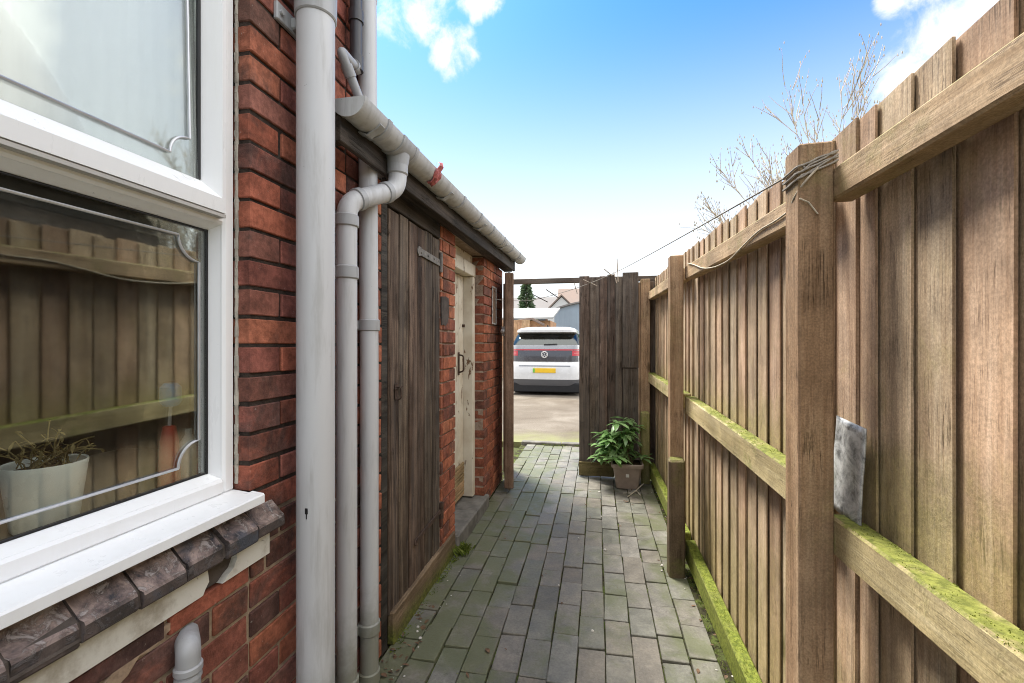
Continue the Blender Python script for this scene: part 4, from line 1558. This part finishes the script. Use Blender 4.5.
tag(mb.build('rope', 'rope'), 'loose pale rope end hanging in a curve along the top fence rail', 'rope')

def peg(name_loc, d, L, mt, label, group='clothes pegs on the washing line'):
    d = Vector(d).normalized()
    a, u, w = basis(d)
    p = Vector(name_loc)
    t = thing('clothes_peg', label, 'clothes peg', p, group)
    for s_ in (-1, 1):
        mb = MB()
        mb.bar(p + u * (.0045 * s_) - d * L * .5, p + u * (.0075 * s_) + d * L * .5, .010, .007, .0015, 0, w)
        part('prong', mb, mt, t)
    mb = MB()
    mb.tube([p - u * .012, p + u * .012], .005, 8)
    part('spring', mb, 'rusty_iron', t)
    return t
def lp(tt):
    return sag((-.60, 3.99, 1.665), LB, .03, 100)[int(tt * 100)]
peg(lp(.12), (.80, .05, -.42), .15, 'peg_dark', 'leftmost dark peg on the line across the open gateway')
peg(lp(.25) + Vector((0, 0, .012)), (.80, .05, -.55), .15, 'peg_dark', 'dark tilted peg nearest the gate panel side of the gateway')
peg(lp(.50), (.25, -.1, -.9), .10, 'peg_wood', 'short pale peg upright on the line at the left edge of gate panel')
peg(lp(.66) + Vector((0, -.02, 0)), (.85, -.1, -.42), .14, 'peg_wood', 'pale wooden peg lying slantwise against the top of the gate planks')
peg(lp(.86) + Vector((0, -.02, .03)), (.70, 0, -.62), .10, 'peg_wood', 'grey slanting peg poking above the gate just left of upright peg')
peg(lp(.97) + Vector((0, -.01, .01)), (-.05, 0, 1), .22, 'peg_wood', 'long upright weathered peg standing tallest above the gate top')
peg(lp(.94) + Vector((0, -.035, -.05)), (.25, 0, -1), .11, 'peg_wood', 'pale peg hanging just below the line knot on the gate planks')

# ================================================================== potted shrub by the gate
random.seed(61)
pp = thing('potted_shrub', 'glossy green rhododendron in a square brown plastic planter beside the gate', 'potted plant', (.262, 4.17, 0))
px_, py_ = .262, 4.17
def rounded_square(h, r, z, n=5):
    out = []
    for (sx, sy, a0) in ((1, 1, 0), (-1, 1, 90), (-1, -1, 180), (1, -1, 270)):
        for i in range(n + 1):
            t = R(a0 + 90 * i / n)
            out.append(Vector((px_ + sx * (h - r) + r * math.cos(t), py_ + sy * (h - r) + r * math.sin(t), z)))
    return out
def loft(mb, rings, mi=0, cap0=True, cap1=True, smooth=True):
    n = len(rings[0])
    vs = [q for r_ in rings for q in r_]
    fs = []
    for i in range(len(rings) - 1):
        for k in range(n):
            k2 = (k + 1) % n
            fs.append([i * n + k, i * n + k2, (i + 1) * n + k2, (i + 1) * n + k])
    if cap0:
        fs.append(list(range(n)))
    if cap1:
        fs.append([(len(rings) - 1) * n + k for k in range(n)])
    mb.add(vs, fs, mi, smooth)
mb = MB()
loft(mb, [rounded_square(h, r_, z) for h, r_, z in ((.093, .02, .004), (.098, .02, .02), (.122, .024, .185), (.124, .024, .19), (.136, .026, .192), (.138, .026, .196), (.138, .026, .222), (.135, .026, .226), (.124, .022, .226), (.120, .022, .20))])
pot = part('planter', mb, 'taupe_plastic', pp)
mb = MB()
mb.box(px_ - .014, px_ + .014, py_ - .1185, py_ - .113, .11, .138, .002)
part('badge', mb, 'badge_pale', pot)
mb = MB()
loft(mb, [rounded_square(.121, .02, .192), rounded_square(.119, .02, .206)])
part('soil', mb, 'potting_soil', pp)
lm, st = MB(), MB()
for i in range(34):
    a = random.uniform(0, 6.283)
    rr = random.uniform(.02, .22) ** 1
    hx = px_ + math.cos(a) * rr - .055
    hy = py_ + math.sin(a) * rr * .7 - .01
    hz = random.uniform(.32, .66) - rr * .35
    if i < 8:
        hx, hz = px_ - .18 + random.gauss(0, .05), random.uniform(.27, .40)
    hy = min(hy, 4.34)
    tip = Vector((hx, hy, hz))
    b0 = Vector((px_ + random.uniform(-.05, .05), py_ + random.uniform(-.04, .04), .20))
    st.tube(smooth_path([b0, b0.lerp(tip, .5) + Vector((0, 0, .06)), tip], .1, 4), [.006] + [.005] * 5 + [.0035], 6) if False else st.tube([b0, b0.lerp(tip, .5) + Vector((0, 0, .04)), tip], [.006, .005, .0035], 6)
    nl = random.randint(8, 11)
    for k in range(nl):
        t = 2 * math.pi * k / nl + random.uniform(-.3, .3)
        up = random.uniform(-.25, .5)
        d = Vector((math.cos(t), math.sin(t) * .9, up))
        L = random.uniform(.085, .14)
        if tip.y + d.y * L > 4.385:
            d.y *= .2
        lm.leaf(tip + Vector((0, 0, random.uniform(-.03, .015))), d, (0, 0, 1), L, L * random.uniform(.32, .42), random.uniform(.15, .55), 0, .22)
part('stems', st, 'stem', pp)
part('leaves', lm, 'rhodo_leaf', pp, fixn=False)
# dry stalk lying in front of planter
mb = MB()
mb.tube(smooth_path([(.40, 4.10, .05), (.33, 4.0, .02), (.25, 3.86, .006)], .04), .004, 6)
mb.tube([(.33, 4.0, .02), (.36, 3.92, .006)], .003, 6)
mb.tube([(.30, 3.95, .012), (.22, 3.95, .006)], .003, 6)
tag(mb.build('dry_stalk', 'rope'), 'dry straw-coloured stalk lying on the bricks beside the planter', 'stalk')

# ================================================================== things on the kitchen sill
random.seed(71)
kp = thing('potted_plant', 'withered plant in a pale mint ceramic pot behind the lower window pane', 'potted plant', (-1.075, .705, .93))
mb = MB()
mb.lathe([(.001, .932), (.044, .932), (.049, .938), (.0625, 1.050), (.0640, 1.058), (.0632, 1.062), (.060, 1.060), (.058, 1.043), (.001, 1.043)], (-1.075, .705, 0), 36)
part('pot', mb, 'ceramic_mint', kp)
mb = MB()
mb.lathe([(.001, 1.052), (.04, 1.050), (.058, 1.046)], (-1.075, .705, 0), 24)
part('soil', mb, 'potting_soil', kp)
mb = MB()
for i in range(26):
    a = random.uniform(0, 6.28)
    q = Vector((-1.075 + random.gauss(0, .02), .705 + random.gauss(0, .02), 1.05))
    pts = [q]
    d = Vector((math.cos(a) * .5, math.sin(a) * .7, 1)).normalized()
    for k in range(4):
        d = (d + Vector((random.gauss(0, .35), random.gauss(0, .35), random.gauss(-.12, .2)))).normalized()
        pts.append(pts[-1] + d * random.uniform(.012, .03))
        mb.leaf(pts[-1], (random.gauss(0, 1), random.gauss(0, 1), random.gauss(0, .5)), (0, 0, 1), random.uniform(.012, .028), .006, .4)
    mb.tube(pts, .0014, 5)
part('dead_leaves', mb, 'dry_plant', kp, fixn=False)
br = thing('dish_brush', 'blue-headed dish brush standing in a red holder behind the window corner', 'brush', (-1.06, .955, .93))
mb = MB()
mb.lathe([(.001, .931), (.024, .931), (.025, .935), (.020, 1.05), (.014, 1.085), (.010, 1.088), (.001, 1.088)], (-1.06, .955, 0), 20)
part('holder', mb, 'red_plastic', br)
mb = MB()
mb.tube([(-1.06, .955, 1.085), (-1.056, .955, 1.14)], .004, 8)
part('handle', mb, 'badge_pale', br)
mb = MB()
mb.lathe([(.001, 1.135), (.016, 1.138), (.024, 1.15), (.023, 1.185), (.014, 1.195), (.001, 1.197)], (-1.056, .955, 0), 18)
part('brush_head', mb, 'blue_plastic', br)
mb = MB()
mb.lathe([(.001, .931), (.018, .931), (.019, .94), (.019, 1.04), (.008, 1.06), (.008, 1.075), (.001, 1.075)], (-1.04, .99, 0), 18)
tag(mb.build('bottle', 'clear_plastic'), 'small pale bottle beside the red brush holder inside the window', 'bottle')
tp = thing('kitchen_tap', 'shiny curved chrome tap at left edge behind the window glass', 'tap', (-1.12, .60, .93))
mb = MB()
mb.lathe([(.022, .931), (.022, .945), (.014, .955), (.012, 1.02), (.0005, 1.025)], (-1.12, .60, 0), 18)
part('base', mb, 'chrome', tp)
mb = MB()
mb.tube(smooth_path([(-1.12, .60, 1.0), (-1.12, .60, 1.055), (-1.14, .615, 1.065), (-1.24, .68, 1.06), (-1.25, .68, 1.03)], .03), .010, 14)
part('spout', mb, 'chrome', tp)
# net curtain behind the opening sash
mb = MB()
n_ = 150
vs = []
for i in range(n_ + 1):
    yy = WY0 - .02 + 1.40 * i / n_
    xx = -1.03 + .0028 * math.sin(i * 1.55)
    vs += [(xx, yy, 1.63), (xx, yy, 2.5)]
mb.add(vs, [[2 * i, 2 * i + 2, 2 * i + 3, 2 * i + 1] for i in range(n_)], 0, True)
o = mb.build('net_curtain', 'curtain', fixn=False)
sm_ = o.modifiers.new('thickness', 'SOLIDIFY'); sm_.thickness = .001
tag(o, 'white pleated net curtain behind the upper window pane', 'curtain')

# ================================================================== car
CX, CY = -1.245, 10.75
car = thing('parked_car', 'white hatchback with dark tailgate parked beyond the gateway, rear towards us', 'car', (CX, CY, 0))
def planform(w, y0, y1, z, rc0, rc1, n=7):
    pts = []
    for (sx, yy, rc, a0) in ((-1, y0, rc0, 180), (1, y0, rc0, 270), (1, y1, rc1, 0), (-1, y1, rc1, 90)):
        for i in range(n + 1):
            t = R(a0 + 90 * i / n)
            cx = sx * (w - rc)
            cy = yy + (rc * 1.0 if yy == y0 else -rc)
            pts.append(Vector((CX + cx + rc * math.cos(t), CY + cy + rc * math.sin(t), z)))
    return pts
# z: (half width, rear y, front y, rear corner radius)
LV = [(.17, .78, .12, 4.10, .25), (.25, .86, .05, 4.22, .30), (.39, .895, .0, 4.26, .34), (.60, .90, .0, 4.26, .36), (.76, .90, .03, 4.22, .36), (.80, .895, .07, 4.20, .36),
      (.95, .885, .08, 4.05, .34), (1.12, .872, .12, 3.80, .30), (1.21, .855, .16, 3.55, .28), (1.29, .835, .22, 3.30, .26), (1.50, .755, .46, 2.85, .24), (1.53, .745, .30, 2.80, .20), (1.585, .735, .30, 2.70, .20), (1.635, .68, .42, 2.5, .25), (1.672, .53, .70, 2.2, .25)]
def lev(z):
    for a, b_ in zip(LV, LV[1:]):
        if a[0] <= z <= b_[0] + 1e-6:
            t = (z - a[0]) / (b_[0] - a[0])
            return tuple(p_ + (q - p_) * t for p_, q in zip(a, b_))
def shell(mb, zs, out=0.0, cap0=False, cap1=False, mi=0):
    rings = []
    for z in zs:
        _, w, y0, y1, rc = lev(z)
        rings.append(planform(w + out, y0 - out, y1 + out, z, rc, .45))
    loft(mb, rings, mi, cap0, cap1)
mb = MB()
shell(mb, (.39, .45, .52, .60, .68, .76, .80, .88, .95, 1.05, 1.12, 1.21))
body = part('body', mb, 'car_white', car)
mb = MB()
shell(mb, (.22, .28, .33, .39), -.004, True, True)
part('lower_bumper', mb, 'car_trim', car)
mb = MB()
shell(mb, (1.21, 1.30, 1.40, 1.50), -.002, True, True)
part('windows', mb, 'car_glass', car)
mb = MB()
shell(mb, (1.50, 1.53, 1.56, 1.585, 1.61, 1.635, 1.655, 1.672), 0, True, True)
rf = part('roof', mb, 'car_white', car)
mb = MB()
mb.prism([(CY + .75, 1.665), (CY + .95, 1.665), (CY + .80, 1.725), (CY + .77, 1.725)], 0, CX - .012, CX + .012)
part('aerial_fin', mb, 'car_black', rf)
def rear_strip(z0, z1, x0, x1, out, n=24, m=4):
    """curved strip that follows the rear of the body between two heights"""
    b = MB()
    vs, fs = [], []
    for dd in (out, -.02):
        for k in range(m + 1):
            z = z0 + (z1 - z0) * k / m
            _, w, y0, y1, rc = lev(z)
            for i in range(n + 1):
                x = x0 + (x1 - x0) * i / n
                ax = min(abs(x), w - .001)
                yy = y0
                if ax > w - rc:
                    e = ax - (w - rc)
                    yy = y0 + rc - math.sqrt(max(rc * rc - e * e, 0))
                vs.append((CX + x, CY + yy - dd, z))
    N = n + 1
    o2 = N * (m + 1)
    for k in range(m):
        for i in range(n):
            a = k * N + i
            fs += [[a, a + 1, a + N + 1, a + N], [o2 + a, o2 + a + 1, o2 + a + N + 1, o2 + a + N]]
    for i in range(n):
        fs += [[i, i + 1, o2 + i + 1, o2 + i], [m * N + i, m * N + i + 1, o2 + m * N + i + 1, o2 + m * N + i]]
    for k in range(m):
        fs += [[k * N, (k + 1) * N, o2 + (k + 1) * N, o2 + k * N], [k * N + n, (k + 1) * N + n, o2 + (k + 1) * N + n, o2 + k * N + n]]
    b.add(vs, fs, 0, True)
    return b
part('tailgate_panel', rear_strip(.815, 1.08, -.845, .845, .006), 'car_dark', car)
part('tailgate_strip', rear_strip(1.115, 1.208, -.835, .835, .005), 'car_silver', car)
for s_ in (-1, 1):
    a, b_ = (.66, .85) if s_ > 0 else (-.85, -.66)
    tl = part('tail_light', rear_strip(.955, 1.075, a, b_, .012, 10), 'tail_red', car)
    a2, b3 = (.70, .82) if s_ > 0 else (-.82, -.70)
    part('light_bar', rear_strip(1.00, 1.03, a2, b3, .015, 8, 2), 'tail_pink', tl)
part('light_strip', rear_strip(1.085, 1.112, -.84, .84, .010, 24, 2), 'tail_red', car)
mb = MB()
mb.cbox((CX, CY - .004, .605), (.275, .010, .055), .004)
pt_ = part('number_plate', mb, 'plate_yellow', car)
mb = MB()
mb.cbox((CX - .25, CY - .0155, .605), (.022, .003, .050), .001)
part('green_flash', mb, 'plate_green', pt_)
# emblem: ring with two stacked V strokes
mb = MB()
er, ec = .074, Vector((CX, CY + .045, .985))
mb.tube([ec + Vector((er * math.cos(t), 0, er * math.sin(t))) for t in [i * math.pi / 16 for i in range(33)]], .009, 8)
def stroke(pts):
    for a, b_ in zip(pts, pts[1:]):
        mb.bar(ec + Vector((a[0], 0, a[1])), ec + Vector((b_[0], 0, b_[1])), .010, .013, .002, 0, (0, 1, 0))
stroke([(-.030, .066), (0, .008), (.030, .066)])
stroke([(-.062, .036), (-.028, -.062), (0, -.002), (.028, -.062), (.062, .036)])
part('emblem', mb, 'house_white', car)
part('bumper_crease_shade', rear_strip(.70, .725, -.62, .62, .004, 20, 2), 'car_silver', car)  # shade of the crease put into a grey strip on the white bumper
mb = MB()
mb.bar((CX - .02, CY + .145, 1.225), (CX + .30, CY + .15, 1.235), .02, .03, .004)
part('rear_wiper', mb, 'car_black', car)
for sx in (-1, 1):
    for yy in (.78, 3.5):
        mb = MB()
        Mw = Matrix.Rotation(R(90), 3, 'Y')
        mb.lathe([(.20, -.10), (.30, -.105), (.335, -.08), (.34, 0), (.335, .08), (.30, .105), (.20, .10)], (CX + sx * .76, CY + yy, .335), 28, 0, Mw)
        wh = part('wheel', mb, 'tyre', car)
        mb = MB()
        mb.lathe([(.001, -.09), (.205, -.085), (.205, .085), (.001, .09)], (CX + sx * .76, CY + yy, .335), 20, 0, Mw)
        part('rim', mb, 'alloy', wh)
for sx in (-.36, .36):
    mb = MB()
    mb.cbox((CX + sx, CY + 1.45, 1.18), (.22, .06, .25), .05)
    mb.cbox((CX + sx, CY + 1.43, 1.42), (.12, .045, .06), .03)
    part('seat', mb, 'car_black', car)
mb = MB()
mb.box(CX - .85, CX + .85, CY + .07, CY + 3.9, .075, .30, .02)  # black floor lowered and extended rearward to stand for the shadow below
part('underbody_shadow', mb, 'car_black', car)

# ================================================================== beyond the driveway
random.seed(81)
tf = thing('timber_fence', 'pale orange timber fence to the left of the white car', 'fence', (-3.6, 15.5, 0))
mb = MB()
x = -6.5
while x < -2.35:
    mb.box(x, x + .136, 15.5, 15.522, .02, 2.06 + random.gauss(0, .008), .004)
    x += .140
part('boards', mb, 'orange_timber', tf)
for xx in (-6.4, -4.4, -2.42):
    mb = MB()
    mb.box(xx, xx + .09, 15.524, 15.60, -.05, 2.0, .005)
    part('post', mb, 'orange_timber', tf)
# pale-roofed shed
sh = thing('garden_shed', 'low timber shed with pale sloping roof behind the white car', 'shed', (-3.2, 21, 0))
mb = MB()
mb.box(-5.6, -2.0, 19.6, 22.5, -.05, 2.22, .01)
part('wall', mb, 'orange_timber', sh)
mb = MB()
mb.hexa([(-6, 19.2, 2.26), (-1.85, 19.2, 2.26), (-1.85, 23, 2.94), (-6, 23, 2.94), (-6, 19.2, 2.34), (-1.85, 19.2, 2.34), (-1.85, 23, 3.02), (-6, 23, 3.02)])
part('roof', mb, 'roof_pale', sh)
mb = MB()
mb.bar((-3.5, 19.1, 2.16), (-2.75, 19.1, 2.28), .05, .10, .01)
mb.bar((-2.75, 19.1, 2.28), (-2.2, 19.1, 2.0), .05, .10, .01)
part('bargeboard', mb, 'roof_brown', sh)
# blue-grey clad garage with shallow arched roof
ga = thing('garage', 'blue-grey clad garage with a shallow curved roofline right of the shed', 'garage', (-.4, 29, 0))
mb = MB()
gx0, gx1, gz0 = -2.42, 1.9, 3.12
poly = [(gx0, -.05), (gx1, -.05)] + [(gx1 + (gx0 - gx1) * i / 14, gz0 + .42 * math.sin(math.pi * i / 14)) for i in range(15)]
mb.prism(poly, 1, 26.0, 33.0)
for i in range(15):
    xx = gx0 + .03 + i * .29
    mb.box(xx, xx + .05, 25.97, 25.999, 0, 3.05, .005)
part('wall', mb, 'clad_blue', ga)
mb = MB()
rp_ = [(gx0 - .12, gz0 - .02)] + [(gx0 + (gx1 - gx0) * i / 14, gz0 + .012 + .42 * math.sin(math.pi * i / 14)) for i in range(15)] + [(gx1 + .12, gz0 - .02)]
poly = rp_ + [(a, b_ + .09) for a, b_ in reversed(rp_)]
mb.prism(poly, 1, 25.85, 33.1)
part('roof', mb, 'roof_grey', ga)
# houses
def house_far(name, label, x0, x1, y0, y1, eave, ridge, along, wallm, roofm, chim=None, wins=()):
    t = thing(name, label, 'house', ((x0 + x1) / 2, (y0 + y1) / 2, 0))
    mb = MB()
    mb.box(x0, x1, y0, y1, -.05, eave, .01)
    if along == 'y':     # gable towards us
        mb.prism([(x0, eave), (x1, eave), ((x0 + x1) / 2, ridge - .1)], 1, y0, y1)
    else:
        mb.prism([(y0, eave), (y1, eave), ((y0 + y1) / 2, ridge - .1)], 0, x0, x1)
    part('wall', mb, wallm, t)
    mb = MB()
    if along == 'y':
        xm = (x0 + x1) / 2
        for sx, xe in ((-1, x0), (1, x1)):
            mb.hexa([(xe + sx * .3, y0 - .15, eave - .25), (xm, y0 - .15, ridge), (xm, y1, ridge), (xe + sx * .3, y1, eave - .25), (xe + sx * .3, y0 - .15, eave - .1), (xm, y0 - .15, ridge + .16), (xm, y1, ridge + .16), (xe + sx * .3, y1, eave - .1)])
    else:
        ym = (y0 + y1) / 2
        for sy, ye_ in ((-1, y0), (1, y1)):
            mb.hexa([(x0 - .2, ye_ + sy * .3, eave - .25), (x0 - .2, ym, ridge), (x1 + .2, ym, ridge), (x1 + .2, ye_ + sy * .3, eave - .25), (x0 - .2, ye_ + sy * .3, eave - .1), (x0 - .2, ym, ridge + .16), (x1 + .2, ym, ridge + .16), (x1 + .2, ye_ + sy * .3, eave - .1)])
    rf = part('roof', mb, roofm, t)
    if chim:
        mb = MB()
        for cx, cy in chim:
            mb.box(cx - .4, cx + .4, cy - .4, cy + .4, ridge - 1, ridge + 1.0, .02)
        part('chimney', mb, 'house_brick', rf)
    for (wx, wz) in wins:
        mb = MB()
        mb.box(wx - .55, wx + .55, y0 - .03, y0 + .05, wz - .6, wz + .6, .02)
        part('window', mb, 'far_window', t)
    return t
house_far('white_house', 'white-walled gabled house rising above the blue-grey garage', -4.75, -2.05, 44, 54, 4.35, 5.75, 'y', 'house_white', 'roof_brown', None, ((-3.4, 2.4),))
house_far('brown_roofed_house', 'house with tall brown tiled roof behind the white gable', -5.4, 8, 62, 71, 5.4, 8.9, 'x', 'house_brick', 'roof_brown', None, ((-3, 4), (2, 4)))
house_far('grey_roofed_house', 'long house with grey slate roof beyond the conifer tree', -20, -5.9, 66, 75, 5.0, 8.1, 'x', 'house_brick', 'roof_grey', None, ((-8, 4), (-12, 4)))
# conifer and bush
def foliage(mb, fn, n, L, W):
    for _ in range(n):
        p_, d = fn()
        mb.leaf(p_, d, (random.gauss(0, 1), random.gauss(0, 1), random.gauss(0, 1)), L * random.uniform(.6, 1.3), W, .2)
tr = thing('conifer_tree', 'slim pointed conifer standing in front of the distant grey roof', 'tree', (-6.25, 40, 0))
mb = MB()
def cf():
    t = random.random() ** .8
    z = .6 + 6.0 * t
    rr = (1 - t) ** .8 * 1.15 * random.uniform(.4, 1.0) * (1 + .25 * math.sin(z * 5))
    a = random.uniform(0, 6.28)
    return (Vector((-6.25 + rr * math.cos(a), 40 + rr * math.sin(a), z)), Vector((math.cos(a), math.sin(a), -.2)))
foliage(mb, cf, 1600, .42, .16)
part('crown', mb, 'conifer_leaf', tr, fixn=False)
mb = MB()
mb.tube([(-6.25, 40, -.1), (-6.25, 40, 3), (-6.25, 40, 6.7)], [.16, .10, .02], 10)
part('trunk', mb, 'stem', tr)
bu = thing('garden_bush', 'small light green bush beside the garage near the gate panel edge', 'bush', (.25, 17.5, 0))
mb = MB()
def bf():
    a, b_ = random.uniform(0, 6.28), random.uniform(-1, 1)
    rr = .62 * random.uniform(.3, 1) ** .5
    s_ = math.sqrt(1 - b_ * b_)
    return (Vector((.30 + rr * s_ * math.cos(a), 17.5 + rr * s_ * math.sin(a), 1.1 + rr * 1.6 * b_)), Vector((s_ * math.cos(a), s_ * math.sin(a), b_)))
foliage(mb, bf, 1300, .12, .06)
part('leaves', mb, 'bush_leaf', bu, fixn=False)
mb = MB()
for _ in range(5):
    mb.tube([(.30, 17.5, -.05), (.30 + random.gauss(0, .2), 17.5 + random.gauss(0, .2), 1.2)], [.03, .01], 6)
part('stems', mb, 'stem', bu)

nb = thing('timber_shed', 'weathered horizontal-board shed wall seen only as a reflection in the lower window pane', 'shed', (3.3, 1.5, 0))
mb = MB()
z = 0.0
while z < 2.55:
    mb.box(2.44, 2.47, -3.0, 3.9, z, z + .165, .004, 0, .002)
    z += .168
mb.box(2.471, 4.2, -3.0, 3.9, 0, 2.5, .004)
part('wall', mb, 'cladding', nb)
mb = MB()
mb.hexa([(2.3, -3.1, 2.55), (2.3, 3.98, 2.55), (4.3, 3.98, 2.70), (4.3, -3.1, 2.70), (2.3, -3.1, 2.6), (2.3, 3.98, 2.6), (4.3, 3.98, 2.75), (4.3, -3.1, 2.75)])
part('roof', mb, 'roof_grey', nb)

# ================================================================== bare shrub behind the fence
random.seed(93)
TX, TY = 1.68, 3.75
bt = thing('bare_tree', 'bare pale-twigged tree in the garden behind the fence', 'tree', (TX, TY, 0))
mb, ct = MB(), MB()
def grow(p, d, L, r, depth):
    n = 5
    pts = [p]
    rs = [r]
    for i in range(n):
        d = (d + Vector((random.gauss(0, .07), random.gauss(0, .07), random.gauss(.03, .05)))).normalized()
        pts.append(pts[-1] + d * (L / n))
        rs.append(r * (1 - .62 * (i + 1) / n))
    mb.tube(pts, rs, 5 if r < .006 else 7, 0, False)
    if depth == 0:
        if random.random() < .8:
            e = pts[-1]
            for _ in range(random.randint(1, 3)):
                ct.lathe([(.0005, 0), (.004, .006), (.003, .018), (.0005, .022)], e + Vector((random.gauss(0, .012), random.gauss(0, .012), random.gauss(-.02, .03))), 5)
        return
    for i in range(random.choice((5, 6))):
        k = random.randint(1, n)
        ax = Vector((random.gauss(0, 1), random.gauss(0, 1), random.gauss(0, .5))).normalized()
        nd = (Matrix.Rotation(random.uniform(.3, .75), 3, ax) @ d).normalized()
        nd = (nd + Vector((0, 0, .22))).normalized()
        grow(pts[k], nd, L * random.uniform(.45, .72), max(rs[k] * .78, .0031), depth - 1)
for (dx, dy, L, r) in ((-.30, .05, 1.05, .018), (-.16, -.2, 1.1, .019), (-.05, .2, 1.1, .017), (.10, .1, 1.15, .020), (.24, -.1, 1.05, .018), (.36, .1, .95, .016), (.14, -.3, 1.1, .017), (-.52, .0, .72, .012), (-.38, .25, .9, .014), (.30, .3, 1.1, .014), (.0, -.1, 1.3, .018), (.2, .2, 1.3, .018), (-.22, .1, 1.2, .016)):
    b0 = Vector((TX + dx * .25, TY + dy * .3, 1.45))
    mb.tube([(TX + dx * .06, TY + dy * .06, -.1), (TX + dx * .15, TY + dy * .2, .6), b0], [r * 1.6, r * 1.3, r], 8, 0, False)
    grow(b0, Vector((dx, dy, 1)).normalized(), L * random.uniform(.60, .76), r, 3)
part('branches', mb, 'twig', bt)
part('buds', ct, 'catkin', bt)['kind'] = 'stuff'
